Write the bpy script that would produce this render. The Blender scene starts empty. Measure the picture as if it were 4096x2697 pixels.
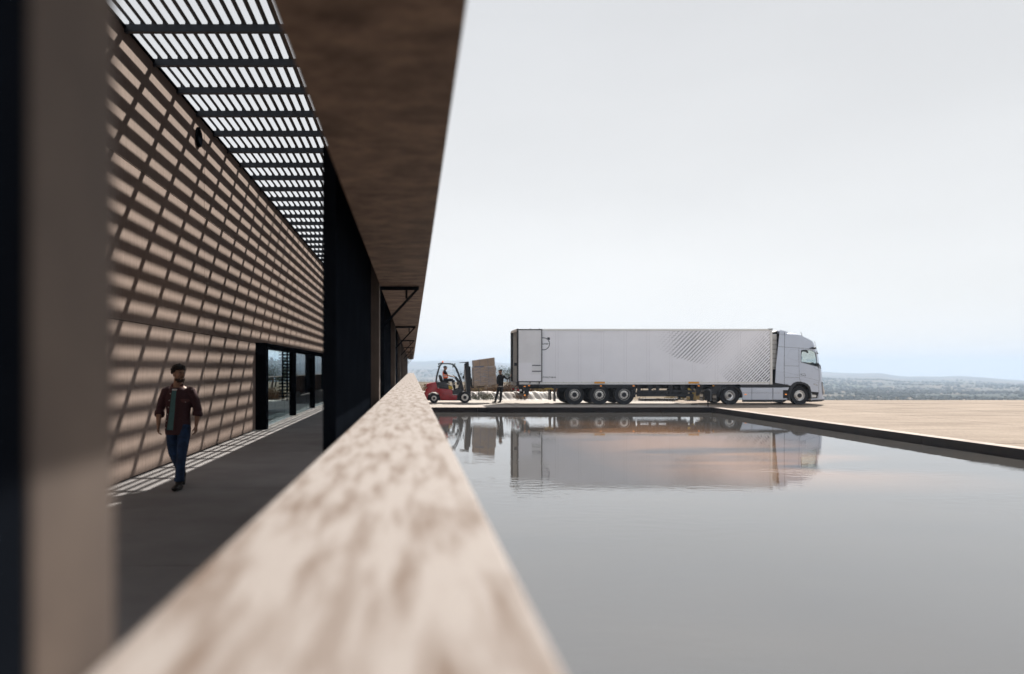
import bpy, bmesh, math, random
from mathutils import Vector, Matrix, noise
from mathutils.geometry import tessellate_polygon
random.seed(7)
S = bpy.context.scene
COL = S.collection
R = math.radians
# ------------------------------------------------------------------ camera, sky, sun, exposure
cam = bpy.data.cameras.new('camera'); camo = bpy.data.objects.new('camera', cam); COL.objects.link(camo)
camo.location = (0, 0, 1.70); camo.rotation_euler = (R(90), 0, 0)
cam.lens = 28; cam.sensor_width = 36
cam.shift_x = (2048 - 1648) / 4096; cam.shift_y = (1478 - 1348.5) / 4096
cam.clip_start = 0.05; cam.clip_end = 40000
cam.dof.use_dof = True; cam.dof.focus_distance = 20; cam.dof.aperture_fstop = 0.85
S.camera = camo
SUN_AZ, SUN_EL = R(27), R(43.5)            # azimuth clockwise from +Y (towards +X)
SUN_DIR = Vector((math.sin(SUN_AZ)*math.cos(SUN_EL), math.cos(SUN_AZ)*math.cos(SUN_EL), math.sin(SUN_EL)))
W = bpy.data.worlds.new('World'); S.world = W; W.use_nodes = True
nt = W.node_tree; nt.nodes.clear()
def N(t, typ, **kw):
    n = t.nodes.new(typ)
    for k, v in kw.items(): setattr(n, k, v)
    return n
out = N(nt, 'ShaderNodeOutputWorld')
sky = N(nt, 'ShaderNodeTexSky', sky_type='NISHITA', sun_disc=False, sun_elevation=SUN_EL, sun_rotation=SUN_AZ, dust_density=1.0, air_density=1.0)
bg1 = N(nt, 'ShaderNodeBackground'); bg1.inputs['Strength'].default_value = 0.07
nt.links.new(sky.outputs[0], bg1.inputs['Color'])
tc = N(nt, 'ShaderNodeTexCoord'); sep = N(nt, 'ShaderNodeSeparateXYZ'); nt.links.new(tc.outputs['Generated'], sep.inputs[0])
rmp = N(nt, 'ShaderNodeValToRGB')           # thin veil of high cloud: palest at the horizon, greyer overhead
e = rmp.color_ramp.elements
e[0].position = 0.0; e[0].color = (.90, .90, .895, 1)
e[1].position = 1.0; e[1].color = (.50, .52, .55, 1)
for p, c in ((.12, (.865, .866, .864, 1)), (.30, (.745, .75, .755, 1)), (.5, (.66, .672, .69, 1))):
    x = e.new(p); x.color = c
nt.links.new(sep.outputs['Z'], rmp.inputs[0])
mp = N(nt, 'ShaderNodeMapping'); mp.inputs['Scale'].default_value = (1.1, 1.1, 3.2); mp.inputs['Location'].default_value = (.35, .1, .2)
nt.links.new(tc.outputs['Generated'], mp.inputs[0])
nz = N(nt, 'ShaderNodeTexNoise'); nz.inputs['Scale'].default_value = 1.5; nz.inputs['Detail'].default_value = 4; nz.inputs['Roughness'].default_value = .45
nt.links.new(mp.outputs[0], nz.inputs['Vector'])
mr = N(nt, 'ShaderNodeMapRange'); mr.inputs['From Min'].default_value = .3; mr.inputs['From Max'].default_value = .7
mr.inputs['To Min'].default_value = .94; mr.inputs['To Max'].default_value = 1.06
nt.links.new(nz.outputs['Fac'], mr.inputs[0])
sc = N(nt, 'ShaderNodeVectorMath', operation='SCALE'); nt.links.new(rmp.outputs[0], sc.inputs[0]); nt.links.new(mr.outputs[0], sc.inputs['Scale'])
bg2 = N(nt, 'ShaderNodeBackground'); bg2.inputs['Strength'].default_value = 0.62
nt.links.new(sc.outputs[0], bg2.inputs['Color'])
mx = N(nt, 'ShaderNodeMixShader'); mx.inputs[0].default_value = .95
nt.links.new(bg1.outputs[0], mx.inputs[1]); nt.links.new(bg2.outputs[0], mx.inputs[2]); nt.links.new(mx.outputs[0], out.inputs['Surface'])
sun = bpy.data.lights.new('sun', 'SUN'); sun.energy = 5.0; sun.angle = R(.53); sun.color = (1.0, .93, .84)
suno = bpy.data.objects.new('sun', sun); COL.objects.link(suno)
suno.rotation_euler = SUN_DIR.to_track_quat('Z', 'Y').to_euler(); suno.location = (30, 60, 60)
vs = S.view_settings; vs.view_transform = 'Standard'; vs.look = 'None'; vs.exposure = 0.80; vs.gamma = 1.0; vs.use_curve_mapping = False
S.render.engine = 'CYCLES'
cy = S.cycles; cy.use_denoising = True; cy.max_bounces = 8; cy.diffuse_bounces = 3; cy.glossy_bounces = 4
cy.transmission_bounces = 6; cy.transparent_max_bounces = 12; cy.volume_bounces = 1; cy.caustics_reflective = False; cy.caustics_refractive = False
cy.sample_clamp_indirect = 6

# ------------------------------------------------------------------ materials
MATS = {}
def mat(name, col, rough=.6, metal=0.0, var=0.0, vscale=3.0, col2=None, bump=0.0, bscale=40.0, stretch=(1, 1, 1), world=False,
        spec=.5, coat=0.0, detail=4.0, lo=.4, hi=.65, emit=None, speck=0.0, rotz=0.0, rnd=0.0):
    m = bpy.data.materials.new(name); m.use_nodes = True; t = m.node_tree
    b = t.nodes['Principled BSDF']
    b.inputs['Base Color'].default_value = (*col, 1); b.inputs['Roughness'].default_value = rough; b.inputs['Metallic'].default_value = metal
    b.inputs['Specular IOR Level'].default_value = spec; b.inputs['Coat Weight'].default_value = coat; b.inputs['Coat Roughness'].default_value = .08
    if emit: b.inputs['Emission Color'].default_value = (*emit[0], 1); b.inputs['Emission Strength'].default_value = emit[1]
    if var or col2 or bump or speck:
        if world: src = N(t, 'ShaderNodeNewGeometry').outputs['Position']
        else: src = N(t, 'ShaderNodeTexCoord').outputs['Object']
        mpn = N(t, 'ShaderNodeMapping'); mpn.inputs['Scale'].default_value = stretch; mpn.inputs['Rotation'].default_value = (0, 0, rotz); t.links.new(src, mpn.inputs[0]); v = mpn.outputs[0]
    if var or col2:
        n = N(t, 'ShaderNodeTexNoise'); n.inputs['Scale'].default_value = vscale; n.inputs['Detail'].default_value = detail; n.inputs['Roughness'].default_value = .6
        t.links.new(v, n.inputs['Vector'])
        rp = N(t, 'ShaderNodeValToRGB'); e = rp.color_ramp.elements; e[0].position = lo; e[1].position = hi
        c2 = col2 if col2 else tuple(c*(1-var) for c in col)
        e[0].color = (*c2, 1); e[1].color = (*col, 1)
        t.links.new(n.outputs['Fac'], rp.inputs[0]); co = rp.outputs[0]
        if speck:
            n3 = N(t, 'ShaderNodeTexNoise'); n3.inputs['Scale'].default_value = bscale; n3.inputs['Detail'].default_value = 2
            t.links.new(v, n3.inputs['Vector'])
            mm = N(t, 'ShaderNodeMapRange'); mm.inputs['From Min'].default_value = .3; mm.inputs['From Max'].default_value = .7
            mm.inputs['To Min'].default_value = 1-speck; mm.inputs['To Max'].default_value = 1+speck; t.links.new(n3.outputs['Fac'], mm.inputs[0])
            vm = N(t, 'ShaderNodeVectorMath', operation='SCALE'); t.links.new(co, vm.inputs[0]); t.links.new(mm.outputs[0], vm.inputs['Scale']); co = vm.outputs[0]
        if rnd:
            oi = N(t, 'ShaderNodeObjectInfo'); m3 = N(t, 'ShaderNodeMapRange'); m3.inputs['To Min'].default_value = 1-rnd; m3.inputs['To Max'].default_value = 1+rnd
            t.links.new(oi.outputs['Random'], m3.inputs[0]); v3 = N(t, 'ShaderNodeVectorMath', operation='SCALE'); t.links.new(co, v3.inputs[0]); t.links.new(m3.outputs[0], v3.inputs['Scale']); co = v3.outputs[0]
        t.links.new(co, b.inputs['Base Color'])
    if bump:
        n2 = N(t, 'ShaderNodeTexNoise'); n2.inputs['Scale'].default_value = bscale; n2.inputs['Detail'].default_value = 5; t.links.new(v, n2.inputs['Vector'])
        bp = N(t, 'ShaderNodeBump'); bp.inputs['Strength'].default_value = 1; bp.inputs['Distance'].default_value = bump
        t.links.new(n2.outputs['Fac'], bp.inputs['Height']); t.links.new(bp.outputs[0], b.inputs['Normal'])
    MATS[name] = m
    return m
def glass(name, tint=(.9, .95, .95), refl=1.0):
    m = bpy.data.materials.new(name); m.use_nodes = True; t = m.node_tree; t.nodes.clear()
    o = N(t, 'ShaderNodeOutputMaterial'); tr = N(t, 'ShaderNodeBsdfTransparent'); tr.inputs[0].default_value = (*tint, 1)
    gl = N(t, 'ShaderNodeBsdfGlossy'); gl.inputs['Roughness'].default_value = .01
    f = N(t, 'ShaderNodeFresnel'); f.inputs[0].default_value = 1.5
    ml = N(t, 'ShaderNodeMath', operation='MULTIPLY'); ml.inputs[1].default_value = refl; t.links.new(f.outputs[0], ml.inputs[0])
    x = N(t, 'ShaderNodeMixShader'); t.links.new(ml.outputs[0], x.inputs[0]); t.links.new(tr.outputs[0], x.inputs[1]); t.links.new(gl.outputs[0], x.inputs[2])
    t.links.new(x.outputs[0], o.inputs[0]); MATS[name] = m
    return m

# ------------------------------------------------------------------ mesh helpers
class MB:
    def __init__(s): s.bm = bmesh.new()
    def box(s, x0, x1, y0, y1, z0, z1, M=None):
        vs_ = [s.bm.verts.new((x, y, z)) for x in (x0, x1) for y in (y0, y1) for z in (z0, z1)]
        if M: 
            for v in vs_: v.co = M @ v.co
        for f in ((0, 1, 3, 2), (4, 6, 7, 5), (0, 4, 5, 1), (2, 3, 7, 6), (0, 2, 6, 4), (1, 5, 7, 3)): s.bm.faces.new([vs_[i] for i in f])
        return s
    def bar(s, p0, p1, w, h=None, up=(0, 0, 1)):
        p0 = Vector(p0); p1 = Vector(p1); d = p1 - p0; L = d.length; d.normalize()
        u = Vector(up); a = d.cross(u)
        if a.length < 1e-4: a = d.cross(Vector((0, 1, 0)))
        a.normalize(); b = a.cross(d); M = Matrix((( a.x, d.x, b.x, p0.x), (a.y, d.y, b.y, p0.y), (a.z, d.z, b.z, p0.z), (0, 0, 0, 1)))
        h = h or w
        return s.box(-w/2, w/2, 0, L, -h/2, h/2, M)
    def tube(s, pts, rad, n=10, side=None, cap=True):
        pts = [Vector(p) for p in pts]; rings = []
        for i, p in enumerate(pts):
            d = (pts[min(i+1, len(pts)-1)] - pts[max(i-1, 0)]).normalized()
            hint = Vector(side) if side is not None else (Vector((1, 0, 0)) if abs(d.x) < .8 else Vector((0, 1, 0)))
            b = d.cross(hint)
            if b.length < 1e-3: b = d.cross(Vector((0, 0, 1)))
            b.normalize(); a = b.cross(d).normalized()
            r = rad[i] if isinstance(rad, (list, tuple)) else rad
            ra, rb = r if isinstance(r, (list, tuple)) else (r, r)
            rings.append([s.bm.verts.new(p + a*ra*math.cos(2*math.pi*k/n) + b*rb*math.sin(2*math.pi*k/n)) for k in range(n)])
        for i in range(len(rings)-1):
            for k in range(n): s.bm.faces.new((rings[i][k], rings[i][(k+1) % n], rings[i+1][(k+1) % n], rings[i+1][k]))
        if cap: s.bm.faces.new(rings[0][::-1]); s.bm.faces.new(rings[-1])
        return s
    def cyl(s, p0, p1, r0, r1=None, n=16): return s.tube([p0, p1], [r0, r0 if r1 is None else r1], n)
    def prism(s, poly, lo, hi, plane='xz', holes=()):
        loops = [list(poly)] + [list(h) for h in holes]; flat = [p for l in loops for p in l]
        def mk(p, t): return (p[0], t, p[1]) if plane == 'xz' else ((p[0], p[1], t) if plane == 'xy' else (t, p[0], p[1]))
        A = [s.bm.verts.new(mk(p, lo)) for p in flat]; B = [s.bm.verts.new(mk(p, hi)) for p in flat]
        if not holes: s.bm.faces.new(A); s.bm.faces.new(B[::-1])
        else:
            tri = tessellate_polygon([[Vector((p[0], p[1], 0)) for p in l] for l in loops])
            for t in tri:
                s.bm.faces.new([A[i] for i in t]); s.bm.faces.new([B[i] for i in reversed(t)])
        k = 0
        for l in loops:
            m = len(l)
            for i in range(m):
                a, b = k+i, k+(i+1) % m; s.bm.faces.new((A[a], A[b], B[b], B[a]))
            k += m
        return s
    def lathe(s, prof, c=(0, 0, 0), axis='y', n=32, closed=False, cap=True):
        c = Vector(c); rings = []
        for r, a in prof:
            ring = []
            for k in range(n):
                t = 2*math.pi*k/n; u, w = r*math.cos(t), r*math.sin(t)
                ring.append(s.bm.verts.new(c + (Vector((u, a, w)) if axis == 'y' else Vector((u, w, a)) if axis == 'z' else Vector((a, u, w)))))
            rings.append(ring)
        m = len(rings)
        for i in range(m if closed else m-1):
            for k in range(n): s.bm.faces.new((rings[i][k], rings[i][(k+1) % n], rings[(i+1) % m][(k+1) % n], rings[(i+1) % m][k]))
        if not closed and cap:
            if prof[-1][0] > 1e-5: s.bm.faces.new(rings[-1])
        return s
    def sphere(s, c, r, sub=2, scale=(1, 1, 1), M=None):
        g = bmesh.ops.create_icosphere(s.bm, subdivisions=sub, radius=r)
        for v in g['verts']:
            v.co = Vector((v.co.x*scale[0], v.co.y*scale[1], v.co.z*scale[2]))
            if M: v.co = M @ v.co
            v.co += Vector(c)
        return s
    def face(s, pts):
        s.bm.faces.new([s.bm.verts.new(p) for p in pts]); return s
    def xform(s, M):
        for v in s.bm.verts: v.co = M @ v.co
        return s
    def mesh(s, name, bevel=0, seg=1, smooth=None):
        bmesh.ops.remove_doubles(s.bm, verts=s.bm.verts, dist=1e-6)
        bmesh.ops.recalc_face_normals(s.bm, faces=s.bm.faces)
        if bevel:
            ed = [e for e in s.bm.edges if len(e.link_faces) == 2 and e.calc_face_angle(0) > .5]
            bmesh.ops.bevel(s.bm, geom=ed, offset=bevel, segments=seg, profile=.5, affect='EDGES', clamp_overlap=True)
        me = bpy.data.meshes.new(name); s.bm.to_mesh(me); s.bm.free()
        if smooth is not None:
            me.shade_smooth()
            if smooth < 3: me.set_sharp_from_angle(angle=smooth)
        return me
    def build(s, name, m, parent=None, bevel=0, seg=1, smooth=None, kind=None, loc=None):
        return obj(name, s.mesh(name, bevel, seg, smooth), m, parent, kind, loc)
def obj(name, me, m=None, parent=None, kind=None, loc=None):
    if m is not None and not me.materials: me.materials.append(MATS[m] if isinstance(m, str) else m)
    o = bpy.data.objects.new(name, me); COL.objects.link(o)
    if parent: o.parent = parent
    if kind: o['kind'] = kind
    if loc: o.location = loc
    return o
def tag(o, label, cat, group=None):
    o['label'] = label; o['category'] = cat
    if group: o['group'] = group
    return o
def thing(name, label, cat, loc=(0, 0, 0), rot=(0, 0, 0), group=None):
    o = bpy.data.objects.new(name, None); COL.objects.link(o); o.location = loc; o.rotation_euler = rot; o.empty_display_size = .2
    return tag(o, label, cat, group)
def copy_tree(o, parent=None):
    c = o.copy(); COL.objects.link(c)
    if parent: c.parent = parent
    for ch in list(o.children): copy_tree(ch, c)
    return c
def box_part(name, m, parent, *a, bevel=0, kind=None): return MB().box(*a).build(name, m, parent, bevel, kind=kind)
def evaluated(o):
    dg = bpy.context.evaluated_depsgraph_get(); me = bpy.data.meshes.new_from_object(o.evaluated_get(dg)); 
    old = o.data; bpy.data.objects.remove(o); 
    return me
def remesh(mb, voxel, smooth_it=3):
    bmesh.ops.recalc_face_normals(mb.bm, faces=mb.bm.faces)
    me = bpy.data.meshes.new('tmp'); mb.bm.to_mesh(me); mb.bm.free()
    o = bpy.data.objects.new('tmp', me); COL.objects.link(o)
    r = o.modifiers.new('r', 'REMESH'); r.mode = 'VOXEL'; r.voxel_size = voxel
    if smooth_it:
        sm = o.modifiers.new('s', 'SMOOTH'); sm.iterations = smooth_it; sm.factor = .5
    me2 = evaluated(o); me2.shade_smooth()
    return me2
def text_mesh(txt, size, bold=0.0, extrude=.002, spacing=1.0, align='LEFT'):
    c = bpy.data.curves.new('t', 'FONT'); c.body = txt; c.size = size; c.extrude = extrude; c.offset = bold; c.space_character = spacing; c.align_x = align; c.resolution_u = 3
    o = bpy.data.objects.new('tmp', c); COL.objects.link(o)
    return evaluated(o)
def lerp(a, b, t): return a + (b-a)*t
def interp(tab, x):
    if x <= tab[0][0]: return tab[0][1]
    for (a, va), (b, vb) in zip(tab, tab[1:]):
        if x <= b: return va + (vb-va)*(x-a)/(b-a)
    return tab[-1][1]
def sstep(a, b, x):
    t = max(0, min(1, (x-a)/(b-a))); return t*t*(3-2*t)

# palette
mat('wall_concrete', (.415, .322, .276), .85, col2=(.315, .248, .215), vscale=1.2, bump=.004, bscale=1.0, world=True, stretch=(30, 30, 2.2), spec=.2, lo=.3, hi=.7, rnd=.07)
mat('floor_concrete', (.33, .325, .33), .75, col2=(.26, .255, .26), vscale=.8, bump=.001, bscale=30, world=True, lo=.35, hi=.65, spec=.3, rnd=.05)
mat('weathered_board', (.300, .270, .255), .8, col2=(.130, .088, .064), vscale=2.3, bump=.003, bscale=30, world=True, stretch=(6.0, .70, 1), rotz=R(-8), detail=12, lo=.30, hi=.56, spec=.25, speck=.06)
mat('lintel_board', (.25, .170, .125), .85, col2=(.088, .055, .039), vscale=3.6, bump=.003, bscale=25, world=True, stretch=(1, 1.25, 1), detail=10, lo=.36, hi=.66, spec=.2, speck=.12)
mat('dark_steel', (.0075, .0095, .0135), .9, var=.3, vscale=2, spec=0)
mat('roof_steel', (.018, .027, .045), .4, var=.4, vscale=5, world=True)
mat('slat_wood', (.075, .065, .058), .7, var=.4, vscale=6, world=True, spec=.2)
mat('post_board', (.094, .068, .053), .85, col2=(.068, .048, .038), vscale=3, world=True)
mat('joint_dark', (.02, .018, .018), .9)
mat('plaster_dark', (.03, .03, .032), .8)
mat('yard_concrete', (.285, .235, .192), .9, col2=(.20, .160, .128), vscale=.7, bump=.004, bscale=30, world=True, stretch=(.35, 1, 1), speck=.22, lo=.35, hi=.65, spec=.15, rnd=.05)
mat('yard_pale', (.44, .405, .37), .85, col2=(.34, .31, .28), vscale=.9, bump=.002, bscale=30, world=True, speck=.1, stretch=(.5, 1.6, 1), spec=.15)
mat('kerb_steel', (.010, .009, .011), .6, col2=(.02, .014, .013), vscale=1.2, world=True, spec=.2)
mat('kerb_top', (.38, .33, .30), .75, col2=(.28, .22, .19), vscale=1.5, world=True, spec=.2)
mat('white_panel', (.92, .93, 1.0), .30, var=.04, vscale=.8, coat=1.0, spec=.6)
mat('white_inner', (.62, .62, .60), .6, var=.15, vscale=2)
mat('door_white', (.86, .875, .92), .45, var=.07, vscale=1.5)
mat('aluminium', (.72, .72, .71), .38, .6, var=.1, vscale=5)
mat('print_navy', (.022, .036, .060), .4)
mat('print_slate', (.06, .072, .10), .4)
mat('print_grey', (.17, .18, .23), .4)
mat('print_pale', (.47, .475, .54), .4)
mat('seam', (.60, .60, .66), .5)
mat('chassis_black', (.008, .011, .018), .5, var=.3, vscale=6)
mat('rubber', (.010, .012, .017), .75, bump=.001, bscale=60)
mat('alloy', (.82, .80, .77), .35, .25, var=.08, vscale=12)
mat('chrome', (.85, .86, .88), .16, .8)
mat('cab_silver', (.52, .57, .67), .30, .5, coat=.7, var=.04, vscale=2)
mat('black_plastic', (.012, .016, .024), .45, var=.2, vscale=8)
mat('amber', (.72, .33, .03), .35)
mat('amber_lit', (.8, .25, .04), .3, emit=((1, .35, .06), .35))
mat('red_lamp', (.5, .02, .02), .25)
mat('red_lit', (.8, .03, .03), .25, emit=((1, .05, .05), 3.0))
mat('lamp_clear', (.75, .72, .70), .2)
mat('plate_white', (.75, .73, .70), .5, var=.3, vscale=30)
mat('yellow_plastic', (.62, .42, .06), .5)
mat('forklift_red', (.36, .013, .024), .38, col2=(.20, .009, .016), vscale=3, coat=.3, lo=.25, hi=.5)
mat('forklift_grey', (.035, .042, .055), .5, var=.3, vscale=6)
mat('label_yellow', (.62, .42, .03), .5, col2=(.25, .16, .02), vscale=22, lo=.4, hi=.5)
mat('beacon_orange', (.9, .16, .02), .25, emit=((1, .22, .02), .5))
mat('cardboard', (.45, .335, .25), .65, var=.16, vscale=4, bump=.002, bscale=9, coat=.25)
mat('pallet_wood', (.42, .31, .21), .8, var=.3, vscale=7)
mat('strap_blue', (.10, .14, .24), .4)
mat('tape_blue', (.16, .20, .30), .35, var=.3, vscale=20)
mat('skin_tan', (.46, .26, .175), .5, var=.12, vscale=14)
mat('skin_pale', (.42, .25, .18), .5)
mat('hair_dark', (.018, .012, .009), .5)
mat('beard_dark', (.06, .032, .021), .7)
mat('shirt_plum', (.085, .033, .040), .8, var=.25, vscale=60, bump=.002, bscale=18)
mat('collar_plum', (.17, .07, .065), .8)
mat('tee_teal', (.10, .23, .24), .8, var=.2, vscale=40, bump=.002, bscale=14)
mat('tee_white', (.7, .7, .7), .7)
mat('denim', (.022, .066, .17), .8, col2=(.012, .034, .09), vscale=12, bump=.003, bscale=16)
mat('boot_leather', (.020, .018, .016), .4, bump=.001, bscale=30)
mat('button_white', (.8, .75, .7), .4)
mat('black_cloth', (.008, .010, .014), .85, var=.3, vscale=12, bump=.004, bscale=14)
mat('navy_cloth', (.014, .02, .036), .85, var=.3, vscale=12, bump=.004, bscale=14)
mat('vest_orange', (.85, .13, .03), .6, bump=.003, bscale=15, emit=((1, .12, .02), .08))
mat('reflective', (.72, .72, .70), .4)
mat('pond_liner', (.50, .475, .45), .55, col2=(.36, .32, .285), vscale=1.4, lo=.3, hi=.6, spec=.4)
mat('dry_grass', (0.272, 0.160, 0.080), .9, var=.45, vscale=2.5)
mat('straw', (0.368, 0.288, 0.152), .9, var=.4, vscale=2.5)
mat('brush_brown', (.16, .10, .065), .9, var=.4, vscale=3)
mat('leaf_olive', (.085, .10, .05), .9, var=.45, vscale=1.5)
mat('leaf_green', (.055, .085, .05), .9, var=.45, vscale=1.2)
mat('bark', (.09, .06, .045), .9, var=.3, vscale=6)
mat('fence_dark', (.03, .03, .032), .6)
mat('pallet_dark', (.055, .05, .05), .8)
glass('window_glass', (.80, .88, .90), .35)
glass('cab_glass', (.93, .965, .95), .5)
# ================================================================== SETTING
ZY = -.155           # yard level
ZW = -.365           # water level
KY = 38.35           # far pool edge
def kx(y): return 13.55 + .0235*y     # right pool edge
# ---- terrain: one polar sheet out to 12 km
RIDGE = [(-3.2, 40), (-.6, 60), (-.1, 68), (0, 66), (.06, 74), (.12, 52), (.25, 30), (.38, 0), (.46, -10), (.485, -17), (.51, -27), (.53, -24), (.555, -50), (.575, -46), (.605, -42), (.64, -60), (.67, -66), (.8, -45), (1.2, 10), (3.2, 40)]
def rect_dist(x, y):
    dx = max(-70 - x, 0, x - 75); dy = max(-60 - y, 0, y - 48.2); return math.hypot(dx, dy)
def terrain_z(x, y):
    d = rect_dist(x, y); r = math.hypot(x, y); th = math.atan2(x, y)
    if d <= 0.01: return -1.1
    shelf = lerp(110, 1.0, sstep(.30, .40, th)) if th > 0 else 110
    near = -.30 - .004*min(d, shelf) + .05*noise.noise(Vector((x*.3, y*.3, 0)))
    k = max(0, d - shelf)
    base = interp([(0, 0), (25, -6), (120, -20), (500, -30), (1200, -33), (2600, -37), (4200, -42), (12000, -60)], k)
    far = 0
    if r > 400:
        a = sstep(400, 1500, r)
        n1 = noise.fractal(Vector((x*.0011, y*.0011, 3.1)), .9, 2.1, 4)
        n2 = noise.fractal(Vector((x*.0004, y*.0004, 8.1)), .9, 2.1, 3)
        far = a*(7.5*n1 + 6*n2*sstep(900, 2500, r))
    rz = interp(RIDGE, th) + 9*noise.noise(Vector((th*14, 0, 1))) + 4*noise.noise(Vector((th*45, 0, 4)))
    hill = sstep(3000, 6300, r)
    mid = .42*(rz + 40)*sstep(2400, 3600, r)*(1 - sstep(3600, 4300, r))*(.7 + .5*noise.noise(Vector((th*9, 2, 7))))
    z = near + base + far + mid
    z = lerp(z, rz + 14*noise.fractal(Vector((x*.0008, y*.0008, 1.7)), .9, 2, 3)*(1 - sstep(5500, 6300, r)), hill)
    if r > 6300: z -= (r - 6300)*.03
    return z
NA, radii = 720, [0.0]
rr = 20.0
while rr < 7000: radii.append(rr); rr *= 1.062 if rr > 60 else 1.035
verts = [(0, 0, -1.1)]; faces = []
for r in radii[1:]:
    for k in range(NA):
        t = 2*math.pi*k/NA; x, y = r*math.sin(t), r*math.cos(t); verts.append((x, y, terrain_z(x, y)))
for k in range(NA): faces.append((0, 1 + (k+1) % NA, 1 + k))
for i in range(len(radii)-2):
    for k in range(NA):
        a = 1 + i*NA + k; b = 1 + i*NA + (k+1) % NA; faces.append((a, b, b+NA, a+NA))
me = bpy.data.meshes.new('terrain'); me.from_pydata(verts, [], faces); me.shade_smooth()
tm = bpy.data.materials.new('terrain'); tm.use_nodes = True; t = tm.node_tree; b = t.nodes['Principled BSDF']; b.inputs['Roughness'].default_value = .95; b.inputs['Specular IOR Level'].default_value = .1
g = N(t, 'ShaderNodeNewGeometry')
def nz_(scale, detail=5, rough=.6, st=(1, 1, 0)):
    m_ = N(t, 'ShaderNodeMapping'); m_.inputs['Scale'].default_value = st; t.links.new(g.outputs['Position'], m_.inputs[0])
    n_ = N(t, 'ShaderNodeTexNoise'); n_.inputs['Scale'].default_value = scale; n_.inputs['Detail'].default_value = detail; n_.inputs['Roughness'].default_value = rough
    t.links.new(m_.outputs[0], n_.inputs['Vector']); return n_.outputs['Fac']
def ramp_(f, stops):
    r_ = N(t, 'ShaderNodeValToRGB'); e = r_.color_ramp.elements
    e[0].position, e[0].color = stops[0][0], (*stops[0][1], 1); e[1].position, e[1].color = stops[-1][0], (*stops[-1][1], 1)
    for p, c in stops[1:-1]: x = e.new(p); x.color = (*c, 1)
    t.links.new(f, r_.inputs[0]); return r_.outputs[0]
def mix_(f, a_, b_):
    m_ = N(t, 'ShaderNodeMix', data_type='RGBA'); t.links.new(f, m_.inputs[0]); t.links.new(a_, m_.inputs[6]); t.links.new(b_, m_.inputs[7]); return m_.outputs[2]
tan = ramp_(nz_(.02), [(.35, (.10, .08, .06)), (.65, (.17, .135, .095))])
scrub = ramp_(nz_(.06, 3), [(.35, (.022, .032, .026)), (.65, (.05, .058, .042))])
msk = ramp_(nz_(.0042, 9, .72), [(.47, (0, 0, 0)), (.53, (1, 1, 1))])
ter = mix_(msk, tan, scrub)
fld = ramp_(nz_(.0016, 2), [(.60, (0, 0, 0)), (.64, (.85, .85, .85))])
grn = ramp_(nz_(.003, 2), [(.4, (.06, .09, .05)), (.6, (.15, .14, .085))])
t.links.new(mix_(fld, ter, grn), b.inputs['Base Color'])
obj('terrain', me, tm, kind='structure')
# ---- scattered scrub on the far slopes, one mass
vv, ff = [], []
ico = MB(); ico.sphere((0, 0, 0), 1, 1); IV = [v.co.copy() for v in ico.bm.verts]; ico.bm.verts.index_update(); IF = [[v.index for v in f.verts] for f in ico.bm.faces]; ico.bm.free()
rs = random.Random(3); cnt = 0
while cnt < 13000:
    th = rs.uniform(-.25, .78); r = 480*math.exp(rs.random()*math.log(3800/480)); x, y = r*math.sin(th), r*math.cos(th)
    if noise.noise(Vector((x*.006, y*.006, 2.2))) + .25*noise.noise(Vector((x*.03, y*.03, 5))) < -.12: continue
    if (r < 700 and rs.random() < .5) or (r < 1100 and th < .40): continue
    z = terrain_z(x, y); s_ = rs.uniform(.8, 2.3)*(1 + r/2600); b0 = len(vv); sq = rs.uniform(.6, .9); jt = [rs.uniform(.7, 1.25) for _ in IV]
    vv += [(x + v.x*s_*j, y + v.y*s_*j, z + s_*.35 + v.z*s_*sq*j) for v, j in zip(IV, jt)]; ff += [[b0+i for i in f] for f in IF]; cnt += 1
me = bpy.data.meshes.new('hillside_scrub'); me.from_pydata(vv, [], ff)
mat('scrub_far', (.062, .066, .05), .95, col2=(.036, .044, .036), vscale=.05, world=True, lo=.35, hi=.65, spec=.1)
tag(obj('hillside_scrub', me, 'scrub_far', kind='stuff'), 'dark green scrub scattered over the far valley slopes', 'scrub')
# ---- yard pavement: slabs with open joints
yard = obj('yard_pavement', MB().box(-70, .2, -60, 48.2, -1.0, ZY-.012).mesh('yard'), 'joint_dark', kind='structure')
MB().box(kx(KY)+.5, 75, -60, 48.2, -1.0, ZY-.012).build('yard_bed', 'joint_dark', yard)
MB().box(.2, kx(KY)+.5, KY+.5, 48.2, -1.0, ZY-.012).build('yard_bed', 'joint_dark', yard)
gap = .045
def slab(x0, x1, y0, y1, m, skew=False):
    mb = MB(); a0 = x0(y0) if skew else x0; a1 = x0(y1) if skew else x0
    mb.prism([(a0+gap/2, y0+gap/2), (x1-gap/2, y0+gap/2), (x1-gap/2, y1-gap/2), (a1+gap/2, y1-gap/2)], ZY-.011, ZY+random.uniform(-.002, .002), 'xy')
    mb.build('slab', m, yard)
ye = [-40, -28, -16, -4, 8, 20, 32, 38.88, 48.2]
for y0, y1 in zip(ye, ye[1:]):
    if y0 >= 38: continue
    y1 = min(y1, 38.88)
    slab(lambda y: kx(y)+.53, 20.0, y0, y1, 'yard_concrete', True)
    for x0, x1 in ((20, 25.5), (25.5, 31), (31, 40), (40, 52), (52, 75)): slab(x0, x1, y0, y1, 'yard_concrete')
xe = [-70, -50, -30, -12, .2, 5.2, 10.2, 14.95, 20, 25.5, 31, 40, 52, 75]
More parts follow.
